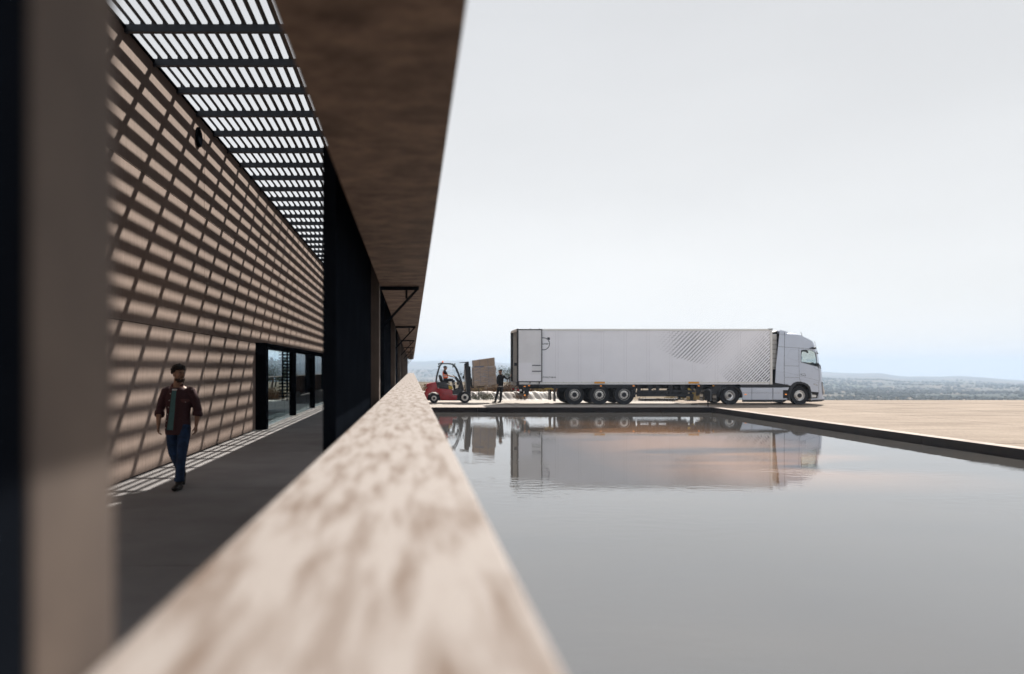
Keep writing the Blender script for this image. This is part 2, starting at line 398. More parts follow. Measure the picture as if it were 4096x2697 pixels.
for i, (x0, x1) in enumerate(zip(xe, xe[1:])):
    m = 'yard_pale' if -12 <= x0 < 13 else 'yard_concrete'
    if x0 >= .2:
        slab(x0, x1, 38.88, 43.2, m if x0 < 13 else 'yard_concrete'); slab(x0, x1, 43.2, 48.2, m)
    else: slab(x0, x1, 20, 48.2, 'yard_pale')
# ---- pool: water, kerb
wm = bpy.data.materials.new('pool_water'); wm.use_nodes = True; t = wm.node_tree; t.nodes.clear()
o_ = N(t, 'ShaderNodeOutputMaterial'); df = N(t, 'ShaderNodeBsdfDiffuse'); gl = N(t, 'ShaderNodeBsdfGlossy'); gl.inputs['Roughness'].default_value = .012
gl.inputs[0].default_value = (.97, .985, 1, 1)
fr = N(t, 'ShaderNodeFresnel'); fr.inputs[0].default_value = 3.0; x_ = N(t, 'ShaderNodeMixShader')
g = N(t, 'ShaderNodeNewGeometry')
bed = ramp_(nz_(.35, 5, .6, (.45, 1.3, 1)), [(.3, (.062, .062, .063)), (.7, (.080, .075, .070))])
sed = ramp_(nz_(.30, 5, .55, (.40, 1.25, 1)), [(.40, (0, 0, 0)), (.50, (1, 1, 1))])
sp_ = N(t, 'ShaderNodeSeparateXYZ'); t.links.new(g.outputs['Position'], sp_.inputs[0])
my_ = N(t, 'ShaderNodeMapRange'); my_.inputs['From Min'].default_value = 13; my_.inputs['From Max'].default_value = 17; t.links.new(sp_.outputs['Y'], my_.inputs[0])
mm_ = N(t, 'ShaderNodeMath', operation='MULTIPLY'); mxx_ = N(t, 'ShaderNodeMapRange'); mxx_.inputs['From Min'].default_value = 4.0; mxx_.inputs['From Max'].default_value = 6.5; t.links.new(sp_.outputs['X'], mxx_.inputs[0])
mk_ = N(t, 'ShaderNodeMath', operation='MULTIPLY'); t.links.new(sed, mk_.inputs[0]); t.links.new(mxx_.outputs[0], mk_.inputs[1])
mx2_ = N(t, 'ShaderNodeMapRange'); mx2_.inputs['From Min'].default_value = 11.5; mx2_.inputs['From Max'].default_value = 8.5; t.links.new(sp_.outputs['X'], mx2_.inputs[0])
my2_ = N(t, 'ShaderNodeMapRange'); my2_.inputs['From Min'].default_value = 33; my2_.inputs['From Max'].default_value = 26; t.links.new(sp_.outputs['Y'], my2_.inputs[0])
mk2_ = N(t, 'ShaderNodeMath', operation='MULTIPLY'); t.links.new(mx2_.outputs[0], mk2_.inputs[0]); t.links.new(my2_.outputs[0], mk2_.inputs[1])
mk3_ = N(t, 'ShaderNodeMath', operation='MULTIPLY'); t.links.new(mk_.outputs[0], mk3_.inputs[0]); t.links.new(mk2_.outputs[0], mk3_.inputs[1])
t.links.new(mk3_.outputs[0], mm_.inputs[0]); t.links.new(my_.outputs[0], mm_.inputs[1])
sc_ = N(t, 'ShaderNodeRGB'); sc_.outputs[0].default_value = (.27, .158, .095, 1)
t.links.new(mix_(mm_.outputs[0], bed, sc_.outputs[0]), df.inputs[0])
bp = N(t, 'ShaderNodeBump'); bp.inputs['Strength'].default_value = 1; bp.inputs['Distance'].default_value = .00045
bp2 = N(t, 'ShaderNodeBump'); bp2.inputs['Strength'].default_value = 1; bp2.inputs['Distance'].default_value = .0042
t.links.new(nz_(4.5, 2, .5, (.8, 1.2, 1)), bp.inputs['Height'])
rip = N(t, 'ShaderNodeMath', operation='MULTIPLY'); t.links.new(nz_(5, 3, .5, (.6, 1.3, 1)), rip.inputs[0])
t.links.new(ramp_(nz_(.22, 2, .5, (.5, 1.2, 1)), [(.46, (.1, .1, .1)), (.62, (1, 1, 1))]), rip.inputs[1])
def mr_(a, b):
    m_ = N(t, 'ShaderNodeMapRange', interpolation_type='SMOOTHSTEP'); m_.inputs['From Min'].default_value = a; m_.inputs['From Max'].default_value = b; t.links.new(sp_.outputs['Y'], m_.inputs[0]); return m_.outputs[0]
wb = N(t, 'ShaderNodeMath', operation='MULTIPLY'); t.links.new(mr_(10.5, 13.5), wb.inputs[0]); t.links.new(mr_(20, 15.5), wb.inputs[1])
wa = N(t, 'ShaderNodeMath', operation='MULTIPLY_ADD'); t.links.new(wb.outputs[0], wa.inputs[0]); wa.inputs[1].default_value = 1.6; wa.inputs[2].default_value = .45
wr_ = N(t, 'ShaderNodeMath', operation='MULTIPLY'); t.links.new(rip.outputs[0], wr_.inputs[0]); t.links.new(wa.outputs[0], wr_.inputs[1])
t.links.new(wr_.outputs[0], bp2.inputs['Height']); t.links.new(bp.outputs[0], bp2.inputs['Normal'])
for n_ in (gl, fr): t.links.new(bp2.outputs[0], n_.inputs['Normal'])
t.links.new(fr.outputs[0], x_.inputs[0]); t.links.new(df.outputs[0], x_.inputs[1]); t.links.new(gl.outputs[0], x_.inputs[2]); t.links.new(x_.outputs[0], o_.inputs[0])
MB().face([(.23, -40, ZW), (kx(-40), -40, ZW), (kx(KY), KY, ZW), (.23, KY, ZW)]).build('pool_water', wm, kind='structure')
kerb = thing('pool_kerb', 'dark weathered steel kerb with pale top framing the reflecting pool', 'kerb', (0, 0, 0))
ZK = -.13
nb = 5; xs = [.22 + (kx(KY)+.5-.22)*i/nb for i in range(nb+1)]
for a_, b_ in zip(xs, xs[1:]):
    box_part('kerb_face', 'kerb_steel', kerb, a_+.004, min(b_, kx(KY)-.002)-.004, KY, KY+.03, -1.0, ZK)
    box_part('kerb_cap', 'kerb_top', kerb, a_+.004, b_-.004, KY+.031, KY+.52, -.6, ZK-.006)
ys = [-40, -30, -20, -10, -2, 6, 14, 22, 30, KY]
for a_, b_ in zip(ys, ys[1:]):
    MB().prism([(kx(a_), a_+.004), (kx(a_)+.03, a_+.004), (kx(b_)+.03, b_-.004), (kx(b_), b_-.004)], -1.0, ZK, 'xy').build('kerb_face', 'kerb_steel', kerb)
    MB().prism([(kx(a_)+.031, a_+.004), (kx(a_)+.46, a_+.004), (kx(b_)+.46, b_-.004), (kx(b_)+.031, b_-.004)], -.6, ZK-.006, 'xy').build('kerb_cap', 'kerb_top', kerb)
# weeds along the slab joint by the kerb
mb = MB()
for _ in range(1500):
    y = random.uniform(8, 37.5); x = kx(y) + .485 + random.gauss(0, .012)
    if noise.noise(Vector((y*.55, 3, 0))) < .02: continue
    h = random.uniform(.01, .05); a = random.uniform(0, 6.28); d = Vector((math.cos(a), math.sin(a), 0))*random.uniform(.004, .012)
    mb.face([(x-d.x, y-d.y, ZY-.004), (x+d.x, y+d.y, ZY-.004), (x+random.uniform(-.03, .03), y+random.uniform(-.03, .03), ZY+h)])
tag(mb.build('joint_weeds', 'straw', kind='stuff'), 'dry weeds growing along the joint behind the pool kerb', 'weeds')
# ---- corridor floor
cf = obj('corridor_floor', MB().box(-4.34, .19, -30, 95, -1.0, -.012).mesh('corridor_floor'), 'joint_dark', kind='structure')
fy = [-30, -17, -4, 2.4, 6.9, 11.5, 16.4, 21.9, 27.4, 32.9, 38.4, 45, 55, 65, 75, 85, 95]
for a_, b_ in zip(fy, fy[1:]):
    MB().box(-4.374, .19, a_+.005, b_-.005, -.011, random.uniform(-.001, .001)).build('floor_slab', 'floor_concrete', cf)
# ================================================================== BUILDING
XW, XL, XR = -4.38, -.46, .22
ZL, ZH, ZT = 1.27, 2.90, 6.90        # sill top, lintel underside, wall top
BP = 10.5                            # bracket spacing
B = thing('loggia_building', 'long tan walled building with a slatted open roof corridor and deep brown sill', 'building', (0, 0, 0))
gapw = .014
Y0, Y1 = -10.7, 93.8
MB().box(XW-.34, XW-.03, Y0, 22.3, 0, ZT-.01).box(XW-.34, XW-.03, 22.3, 49.8, 2.46, ZT-.01).box(XW-.34, XW-.03, 49.8, Y1, 0, ZT-.01).build('wall_core', 'joint_dark', B)
rows = [(.012, 2.445), (2.445, 4.9), (4.9, ZT)]
y = Y0
while y < Y1 - .1:
    for i, (a, b) in enumerate(rows):
        if i == 0 and 22.2 < y < 49.7: continue
        MB().box(XW-.029, XW + random.uniform(-.002, .002), y+gapw/2, y+5.5-gapw/2, a+gapw/2, b-gapw/2).build('wall_panel', 'wall_concrete', B)
    y += 5.5
MB().box(XW-.36, XW+.03, Y0, Y1, ZT, ZT+.03).build('wall_capping', 'dark_steel', B)
# roof: rafters, tilted slats, little brackets
raft = MB().box(XW-.02, XL, -.042, .042, 6.835, 6.95).mesh('rafter'); raft.materials.append(MATS['roof_steel'])
k = -7
RY = []
while 1.35*k < 92: RY.append(1.35*k); k += 1
for y in RY: obj('rafter', raft, None, B, loc=(0, y, 0))
SX = [XW + .10 + .171*i for i in range(23)]
tau = R(28)
seg = 8
sm = MB().box(-.0455, .0455, .004, 1.35*seg-.004, -.006, .006, Matrix.Rotation(tau, 4, 'Y')).mesh('slat'); sm.materials.append(MATS['slat_wood'])
for i in range(0, len(RY), seg):
    for x in SX: obj('roof_slat', sm, None, B, loc=(x, RY[i] + .02, 7.0))
mb = MB()
for y in RY:
    for x in SX:
        mb.prism([(x-.036, 6.951), (x+.030, 6.951), (x-.036, 6.951+.056)], y-.004, y+.004)
mb.build('slat_bracket', 'roof_steel', B, kind='stuff')
# outer side: parapet, sill, lintel, posts, piers, brackets
ey = [-10.7, .85] + [11.0 + BP*i for i in range(0, 9)]
for a, b in zip(ey, ey[1:]):
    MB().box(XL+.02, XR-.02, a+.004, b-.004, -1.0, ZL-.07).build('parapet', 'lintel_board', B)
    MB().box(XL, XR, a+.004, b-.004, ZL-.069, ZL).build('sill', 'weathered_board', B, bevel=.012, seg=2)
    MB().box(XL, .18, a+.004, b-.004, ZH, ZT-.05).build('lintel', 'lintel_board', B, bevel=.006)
MB().box(XL+.06, .12, Y0, 95, ZT-.049, ZT+.0).build('lintel_capping', 'dark_steel', B)
MB().box(-.60, XL-.002, .965, 1.24, ZL-.3, ZH+.4).build('post', 'post_board', B, bevel=.004)
MB().box(-.75, XL-.003, -1.6, .96, 0, ZH+.4).build('pier', 'dark_steel', B)
for k in range(1, 9):
    yb = BP*k
    MB().box(-.60, XL-.002, yb+.75, yb+1.06, ZL-.3, ZH+.4).build('post', 'post_board', B, bevel=.004)
    MB().box(-.68, -.58, yb-4.43, yb+.749, 0, ZH+.5).build('pier', 'dark_steel', B)
    yc = yb + .98
    br = MB().bar((-.47, yc, 2.868), (.10, yc, 2.868), .045, .05).build('bracket', 'dark_steel', B)
    MB().bar((.07, yc, 2.85), (-.455, yc, 2.28), .034, .034).build('strut', 'dark_steel', br)
    MB().bar((-.08, yc, 2.843), (-.08, yc, 2.72), .03, .02, up=(0, 1, 0)).build('stub', 'dark_steel', br)
# glazed entrance
MB().box(XW-.10, -4.10, 22.42, 22.74, 0, 2.45).build('door_jamb', 'dark_steel', B, bevel=.004)
MB().box(XW-.10, -4.11, 22.741, 49.8, 2.30, 2.444).build('door_head', 'dark_steel', B, bevel=.004)
MB().box(XW-.08, -4.13, 22.741, 49.8, 0.001, .075).build('threshold', 'aluminium', B, bevel=.004)
for i, y in enumerate((28.25, 33.75, 39.25, 44.75, 49.6)):
    MB().box(-4.34, -4.12, y-.11, y+.11, .076, 2.299).build('mullion', 'dark_steel', B, bevel=.003)
edges = [22.75, 28.13, 28.37, 33.63, 33.87, 39.13, 39.37, 44.63, 44.87, 49.48]
for a, b in zip(edges[::2], edges[1::2]):
    w = (b-a)/3
    for j in range(3): MB().box(-4.226, -4.214, a + w*j + .004, a + w*(j+1) - .004, .076, 2.299).build('glass_pane', 'window_glass', B)
# lobby behind the glass and the dark volume beyond
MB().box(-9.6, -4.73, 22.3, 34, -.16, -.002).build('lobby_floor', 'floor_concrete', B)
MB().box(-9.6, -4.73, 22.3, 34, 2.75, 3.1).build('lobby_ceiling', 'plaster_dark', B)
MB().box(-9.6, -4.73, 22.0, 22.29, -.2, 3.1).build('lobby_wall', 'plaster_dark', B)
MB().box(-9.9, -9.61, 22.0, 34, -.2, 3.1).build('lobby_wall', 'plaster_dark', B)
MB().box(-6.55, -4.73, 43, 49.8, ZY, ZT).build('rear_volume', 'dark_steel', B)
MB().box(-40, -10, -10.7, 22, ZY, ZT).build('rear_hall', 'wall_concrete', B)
# louvred screen seen through the glass
L = thing('louvre_screen', 'tall dark louvred screen on two posts seen through the glazed entrance', 'screen', (-7.55, 47.3, ZY))
for x in (-.14, .14): box_part('post', 'dark_steel', L, x-.05, x+.05, -.05, .05, 0, 5.2)
lm = MB().box(-.36, .36, -.09, .09, -.008, .008, Matrix.Rotation(R(25), 4, 'X')).mesh('louvre'); lm.materials.append(MATS['dark_steel'])
for i in range(26): obj('louvre', lm, None, L, loc=(0, -.02, .25 + .19*i))
# round loudspeaker on the wall
W_ = thing('wall_speaker', 'round black loudspeaker fixed high on the tan wall', 'speaker', (XW, 16.3, 6.45))
MB().lathe([(.0, .0), (.2, .0), (.205, .015), (.2, .035), (.17, .045), (0, .042)], axis='x', n=32).build('housing', 'dark_steel', W_, smooth=.6)
MB().lathe([(.16, .046), (.165, .050), (0, .056)], axis='x', n=32).build('grille', 'dark_steel', W_, smooth=.6)
# ================================================================== TRAILER
YT = 41.9
def wheel(parent, x, y, z, r, side=-1, rim='alloy', kind='trailer'):
    """side -1: outer face towards -y. Built round the y axis, tyre mesh with rim, hub and nuts below it."""
    w = .30; s = side
    hub_r = r*.575
    tyre = MB().lathe([(hub_r, s*0.02), (hub_r+.02, s*.0), (r*.80, s*-.012), (r*.93, s*.004), (r*.985, s*.03), (r, s*.06), (r, s*.06-s*w+s*-.02), (r*.97, -s*w), (hub_r, -s*w)], n=48, cap=False).build('wheel', 'rubber', parent, smooth=.5, loc=(x, y, z))
    if kind == 'deep':       # drive wheel: deep polished dish
        MB().lathe([(hub_r, .012*s), (hub_r-.012, .016*s), (hub_r-.03, -.01*s), (hub_r-.05, -.15*s), (r*.33, -.17*s), (r*.33, -.165*s), (0, -.16*s)], n=40).build('rim', 'chrome', tyre, smooth=.5)
        MB().lathe([(r*.34, -.168*s), (r*.345, -.10*s), (r*.26, -.09*s), (r*.24, -.02*s), (0, -.01*s)], n=32).build('hub', 'alloy', tyre, smooth=.5)
        MB().lathe([(r*.20, -.015*s), (r*.19, .01*s), (0, .014*s)], n=24).build('hub_cap', 'chassis_black', tyre, smooth=.5)
        nr, nz0 = r*.28, -.088
    else:
        d = .0 if kind == 'front' else .03
        MB().lathe([(hub_r, .012*s), (hub_r-.012, .018*s), (hub_r-.025, -.01*s), (hub_r-.045, (-.05-d)*s), (r*.42, (-.035-d)*s), (r*.41, (-.0)*s), (r*.24, .01*s), (r*.22, -.01*s), (0, -.01*s)], n=40).build('rim', 'chrome' if kind == 'front' else 'black_plastic', tyre, smooth=.5)
        MB().lathe([(r*.425, (-.034-d)*s), (r*.415, .004*s), (r*.25, .013*s)], n=40, cap=False).build('hub_disc', rim, tyre, smooth=.5)
        MB().lathe([(r*.24, .012*s), (r*.23, .05*s), (r*.15, .055*s), (r*.13, .03*s), (0, .03*s)], n=24).build('hub', 'chassis_black', tyre, smooth=.5)
        ring = MB().lathe([(hub_r-.004, .020*s), (hub_r-.012, .024*s), (hub_r-.020, .018*s)], n=40, cap=False).build('rim_edge', 'alloy', tyre, smooth=.5)
        nr, nz0 = r*.335, .008
    mb = MB()
    for k in range(10):
        a = 2*math.pi*(k+.5)/10; mb.cyl((nr*math.cos(a), nz0*s, nr*math.sin(a)), (nr*math.cos(a), (nz0+.03)*s, nr*math.sin(a)), .017, .014, 8)
    mb.build('wheel_nuts', 'black_plastic' if kind == 'trailer' else 'alloy', tyre)
    return tyre
T = thing('box_trailer', 'long white box semi-trailer with dark slanted dashes, rear door folded open', 'trailer', (5.54, YT, ZY))
LEN, WID, ZB, ZTOP = 13.39, 2.52, 1.20, 3.95
th_ = .06
MB().box(.08, LEN-.08, 0, th_, ZB, 3.88).build('side_panel', 'white_panel', T)
MB().box(.08, LEN-.08, WID-th_, WID, ZB, 3.88).build('side_panel', 'white_inner', T)
MB().box(0.02, LEN-.02, .0, WID, 3.90, 3.96).build('roof', 'white_panel', T)
MB().box(0, LEN, -.012, .08, 3.881, 3.985).build('roof_rail', 'aluminium', T, bevel=.006)
MB().box(0, LEN, WID-.08, WID+.012, 3.881, 3.985).build('roof_rail', 'aluminium', T, bevel=.006)
MB().box(LEN-.08, LEN, .0, WID, ZB, 3.88).build('front_wall', 'white_inner', T)
MB().box(LEN-.10, LEN+.03, -.022, .10, 1.06, 3.96).build('corner_post', 'aluminium', T, bevel=.01)
MB().box(LEN-.10, LEN+.03, WID-.10, WID+.022, 1.06, 3.96).build('corner_post', 'aluminium', T, bevel=.01)
MB().box(LEN-.16, LEN+.05, -.03, .14, 3.961, 4.0).build('corner_cap', 'black_plastic', T)
MB().box(.05, LEN-.05, th_, WID-th_, 1.10, 1.199).build('load_floor', 'white_inner', T)
MB().box(0.1, LEN-.11, -.020, .06, 1.115, 1.199).build('lower_rail', 'aluminium', T, bevel=.005)
MB().box(0.1, LEN-.13, -.012, .05, 1.065, 1.114).build('lower_rail', 'white_panel', T, bevel=.004)
mb = MB()
for i in range(27): mb.box(.5+.48*i, .53+.48*i, -.024, -.019, 1.165, 1.185)
mb.build('rail_bolts', 'chrome', T)
# vertical panel seams
for i in range(10):
    for dx in (0, .135):
        x = 2.01 + 1.2*i + dx
        z0 = 1.65 if i in (2, 6) else ZB
        if x < LEN - .2: box_part('panel_seam', 'seam', T, x-.004, x+.004, -.0012, .001, z0, 3.88)
for x0 in (4.04, 8.97): MB().box(x0, x0+.52, -.03, -.013, 3.875, 3.985).build('light_bracket', 'aluminium', T)
for x0 in (3.87, 8.82):
    hs = MB().box(x0, x0+.90, -.034, -.021, 1.10, 1.215).build('marker_housing', 'aluminium', T, bevel=.004)
    MB().box(x0+.17, x0+.73, -.042, -.0345, 1.11, 1.205).build('reflector', 'amber', hs)
# rear frame, doors
for y0 in (-.015, WID-.085):
    MB().box(-.02, .079, y0, y0+.10, .98, 3.99).build('rear_post', 'chassis_black', T, bevel=.008)
MB().box(-.02, .079, .086, WID-.086, 3.87, 4.0).build('rear_header', 'aluminium', T, bevel=.008)
MB().box(-.03, .10, .086, WID-.086, .98, 1.19).build('rear_sill', 'chassis_black', T, bevel=.008)
for i in range(8): box_part('rear_ribs', 'aluminium', T, -.045, -.031, .25+.26*i, .33+.26*i, 1.0, 1.17)
D = MB().box(.02, 1.27, -.125, -.055, 1.22, 3.94).build('door', 'door_white', T)
fr_ = MB()
fr_.box(.0, .045, -.14, -.05, 1.20, 3.96).box(1.245, 1.29, -.14, -.05, 1.20, 3.96).box(.046, 1.244, -.14, -.05, 3.92, 3.965).box(.046, 1.244, -.14, -.05, 1.195, 1.235)
fr_.build('door_seal', 'black_plastic', D)
MB().box(.05, .74, -.128, -.1255, 1.62, 2.20).build('kick_plate', 'white_panel', D)
MB().box(.05, 1.22, -.1275, -.1255, 1.24, 1.60).build('kick_plate', 'white_panel', D)
for z, x0, x1 in ((2.04, .76, 1.21), (1.735, .75, 1.23)): MB().box(x0, x1, -.134, -.126, z, z+.045).build('door_track', 'print_slate', D)
for x in (.65, 1.14):
    for z0, z1 in ((3.93, 3.995), (1.12, 1.21)): MB().bar((x, -.15, z0), (x, -.15, z1), .05, .03, up=(0, 1, 0)).build('hinge', 'black_plastic', D)
MB().bar((1.14, -.10, 1.2), (1.14, -.10, .93), .03).build('lock_rod', 'black_plastic', D)
D2 = MB().box(-.03, 1.2, WID+.03, WID+.10, 1.22, 3.94).build('door', 'black_plastic', T)
for z in (3.35, 2.3): MB().box(-.034, -.031, WID+.035, WID+.095, z, z+.22).build('hinge', 'aluminium', D2)
# inside: track on the far wall
MB().box(.15, LEN-.3, WID-.075, WID-.061, 2.05, 2.22).build('rub_rail', 'print_slate', T)
mb = MB()
for i in range(24): mb.box(.35, .41, WID-.075, WID-.061, 2.4+.055*i, 2.43+.055*i)
mb.build('load_track', 'black_plastic', T)
# print on the near side: slanted dashes
PR = {k: MB() for k in ('print_navy', 'print_slate', 'print_grey', 'print_pale')}
rt2 = math.sqrt(.5)
def clip_poly(poly, x0, x1, z0, z1):
    def cl(p, f, inter):
        o = []
        for i in range(len(p)):
            a, b = p[i-1], p[i]
            ia, ib = f(a), f(b)
            if ia != ib: o.append(inter(a, b))
            if ib: o.append(b)
        return o
    def ix(v): return lambda a, b: (v, a[1] + (b[1]-a[1])*(v-a[0])/(b[0]-a[0]))
    def iz(v): return lambda a, b: (a[0] + (b[0]-a[0])*(v-a[1])/(b[1]-a[1]), v)
    for f, g_ in ((lambda p: p[0] >= x0, ix(x0)), (lambda p: p[0] <= x1, ix(x1)), (lambda p: p[1] >= z0, iz(z0)), (lambda p: p[1] <= z1, iz(z1))):
        if len(poly) < 3: return []
        poly = cl(poly, f, g_)
    return poly
def put(poly, m):
    q = clip_poly(poly, .3, LEN-.105, ZB+.012, 3.868)
    if len(q) >= 3:
        a = sum(q[i-1][0]*q[i][1] - q[i][0]*q[i-1][1] for i in range(len(q)))
        if abs(a) > 2e-5: PR[m].face([(p[0], -.0035, p[1]) for p in (q if a > 0 else q[::-1])])
def c3(cx, cy): return (11.1 + .0033582*cx - 5.44 + .0, 4.459 - .0033579*cy)   # crop px -> trailer coords
# fold line through (1450,830)-(2090,190): b = (x-z)/sqrt2
fx, fz = c3(1450, 830); bf = (fx - fz)*rt2
def lower_limit(x):     # pattern's lower-left boundary
    return interp([(c3(500, 0)[0], c3(0, 430)[1]), (c3(640, 0)[0], c3(0, 520)[1]), (c3(820, 0)[0], c3(0, 600)[1]), (c3(1090, 0)[0], c3(0, 655)[1]), (c3(1230, 0)[0], c3(0, 690)[1]), (c3(1390, 0)[0], c3(0, 790)[1]), (c3(1640, 0)[0], c3(0, 985)[1]), (13, 1.0)], x)
db = .1195; da = .345
for i in range(0, 34):                       # right of the fold
    b = bf + db*(i+.15); t_ = .004 + .0026*i
    for j in range(-8, 40):
        a0 = 8.0 + da*j + .02; a1 = a0 + da - .045
        pts = []
        for (a, o) in ((a0, -t_/2), (a1, -t_/2), (a1, t_/2), (a0, t_/2)):
            pts.append(((a + b + o)*rt2, (a - b - o)*rt2))
        cxm = sum(p[0] for p in pts)/4; czm = sum(p[1] for p in pts)/4
        if czm < lower_limit(cxm): continue
        put(pts, 'print_navy' if i > 5 else 'print_slate' if i > 2 else 'print_grey')
for i in range(0, 36):                       # left of the fold: dashes shorten, flatten and fade
    b = bf - db*(i+.85)*(1+.010*i); f = i/26
    step = lerp(.330, .142, min(1, f*1.9)**.8); ln = lerp(.29, .165, min(1, f*1.7)); ang = R(lerp(45, 8, min(1, max(0, f-.12)*1.15)))
    for j in range(0, 100):
        a = 4.5 + step*j + (.09*i) % step; cxm, czm = (a + b)*rt2, (a - b)*rt2
        if czm > 3.98 or czm < lower_limit(cxm): continue
        d_left = (cxm - c3(500, 0)[0])/3.0; top = (3.9 - czm)
        t_ = min(.008 + .0062*i, .066)*max(.10, min(1, d_left*2.1))*(.6 + .4*min(1, top*1.6))
        if d_left < .02: continue
        dx, dz = math.cos(ang)*ln/2, math.sin(ang)*ln/2
        sh = t_*.9
        pts = [(cxm-dx+sh*.5, czm-dz+t_/2), (cxm-dx-sh*.5, czm-dz-t_/2), (cxm+dx-sh*.5, czm+dz-t_/2), (cxm+dx+sh*.5, czm+dz+t_/2)]
        v = d_left + .12*noise.noise(Vector((cxm*2, czm*2, 0)))
        put(pts, 'print_navy' if v > .85 and i > 3 else 'print_slate' if v > .56 else 'print_grey' if v > .30 else 'print_pale')
pf = None
for k, mb in PR.items():
    mb.build('dash_print', k, T, kind='stuff')
# emblem: ring with arrow, name across the middle
cxe, cze, re = 1.375, 3.20, .335
mb = MB(); n = 64; a0, a1 = R(56), R(56) + 2*math.pi - R(20)
pts_o, pts_i = [], []
for k in range(n+1):
    a = R(36) - (2*math.pi - R(16))*k/n + 0
    pts_o.append((cxe + re*math.cos(a), cze + re*math.sin(a))); pts_i.append((cxe + (re-.038)*math.cos(a), cze + (re-.038)*math.sin(a)))
for k in range(n): mb.face([(p[0], -.004, p[1]) for p in (pts_o[k], pts_o[k+1], pts_i[k+1], pts_i[k])])
e1 = Vector((rt2, rt2)); e2 = Vector((-rt2, rt2)); c0 = Vector((cxe, cze))
def pe(u, v): p = c0 + e1*u + e2*v; return (p.x, -.004, p.y)
mb.face([(cxe+.175, -.004, cze+.335), (cxe+.335, -.004, cze+.175), (cxe+.335, -.004, cze+.335)])
mb.face([pe(re-.03, -.04), pe(re+.06, -.04), pe(re+.06, .04), pe(re-.03, .04)])
mb.build('emblem_ring', 'print_navy', T)
def put_text(txt, size, x, z, y, m, parent, name, bold=.0, sx=1.0, align='LEFT', rz=0, spacing=1.0):
    me = text_mesh(txt, size, bold, .0008, spacing, align)
    me.transform(Matrix.Translation((x, y, z)) @ Matrix.Rotation(rz, 4, 'Z') @ Matrix.Rotation(R(90), 4, 'X') @ Matrix.Diagonal((sx, 1, 1, 1)))
    return obj(name, me, m, parent)
put_text('VOLVO', .098, cxe, cze-.034, -.0045, 'print_navy', T, 'lettering', .004, 1.5, 'CENTER', spacing=1.05)
put_text('Driving Progress', .105, 1.335, 1.415, -.0045, 'print_navy', T, 'lettering', .0015, .98)
# chassis
ch = MB().box(.4, 12.4, .75, .87, .83, 1.06).box(.4, 12.4, 1.65, 1.77, .83, 1.06)
for x in (.6, 2, 4, 6, 7.5, 9, 10.5, 12): ch.box(x, x+.08, .871, 1.649, .86, 1.0)
ch.build('chassis', 'chassis_black', T)
MB().box(.05, 1.39, .02, .12, .93, 1.064).build('side_beam', 'chassis_black', T)
MB().prism([(1.4, .88), (6.25, .88), (6.25, 1.064), (1.4, 1.064)], .02, .5).build('wheel_guard', 'chassis_black', T)
MB().prism([(6.02, .38), (6.22, .38), (6.26, .9), (6.05, .9)], .02, .45).build('wheel_guard', 'chassis_black', T)
for x, z0, z1, yy in ((2.0, .17, .9, .05), (2.1, .17, .9, 2.0)): MB().box(x-.03, x+.03, yy, yy+.42, z0, z1).build('mudflap', 'chassis_black', T)
MB().bar((2.63, .06, .95), (2.6, .06, .18), .04, .06, up=(0, 1, 0)).build('mudguard_stay', 'chassis_black', T)
for x in (3.02, 4.33, 5.63):
    wheel(T, x, .05, .52, .515, -1); wheel(T, x, WID-.05, .52, .515, 1)
    MB().cyl((x, .3, .52), (x, WID-.3, .52), .07).build('axle', 'chassis_black', T)
# wheel chocks, rear lights, underrun bar
mb = MB(); mb.prism([(1.44, .80), (1.98, .80), (1.86, .86), (1.72, .96), (1.66, 1.02), (1.58, .97)], .10, .28); mb.build('wheel_chock', 'yellow_plastic', T)
for y0 in (.1, WID-.42):
    lc = MB().box(.0, .28, y0, y0+.32, .68, .85).build('tail_lamp', 'chassis_black', T)
    MB().box(-.012, -.001, y0+.02, y0+.14, .70, .83).build('lens', 'red_lamp', lc); MB().box(-.012, -.001, y0+.15, y0+.29, .70, .83).build('lens', 'lamp_clear', lc)
    MB().box(.03, .10, y0-.012, y0-.001, .72, .82).build('lens', 'red_lamp', lc); MB().box(.13, .25, y0-.012, y0-.001, .71, .80).build('lens', 'lamp_clear', lc)
    MB().prism([(.30, .98), (.72, .98), (.62, .55), (.50, .42), (.36, .42), (.42, .6)], y0+.05, y0+.15).build('underrun_bracket', 'chassis_black', T)
MB().box(.34, .46, .05, WID-.05, .44, .56).build('underrun_bar', 'chassis_black', T)
MB().box(.36, .44, .035, .049, .46, .53).build('side_reflector', 'amber_lit', T)
for x, z in ((.39, .96), (.62, 1.0), (4.4, .985), (6.12, .985), (9.55, .985)):
    MB().box(x-.045, x+.045, -.004, .019, z-.018, z+.018).build('side_marker', 'amber_lit', T)
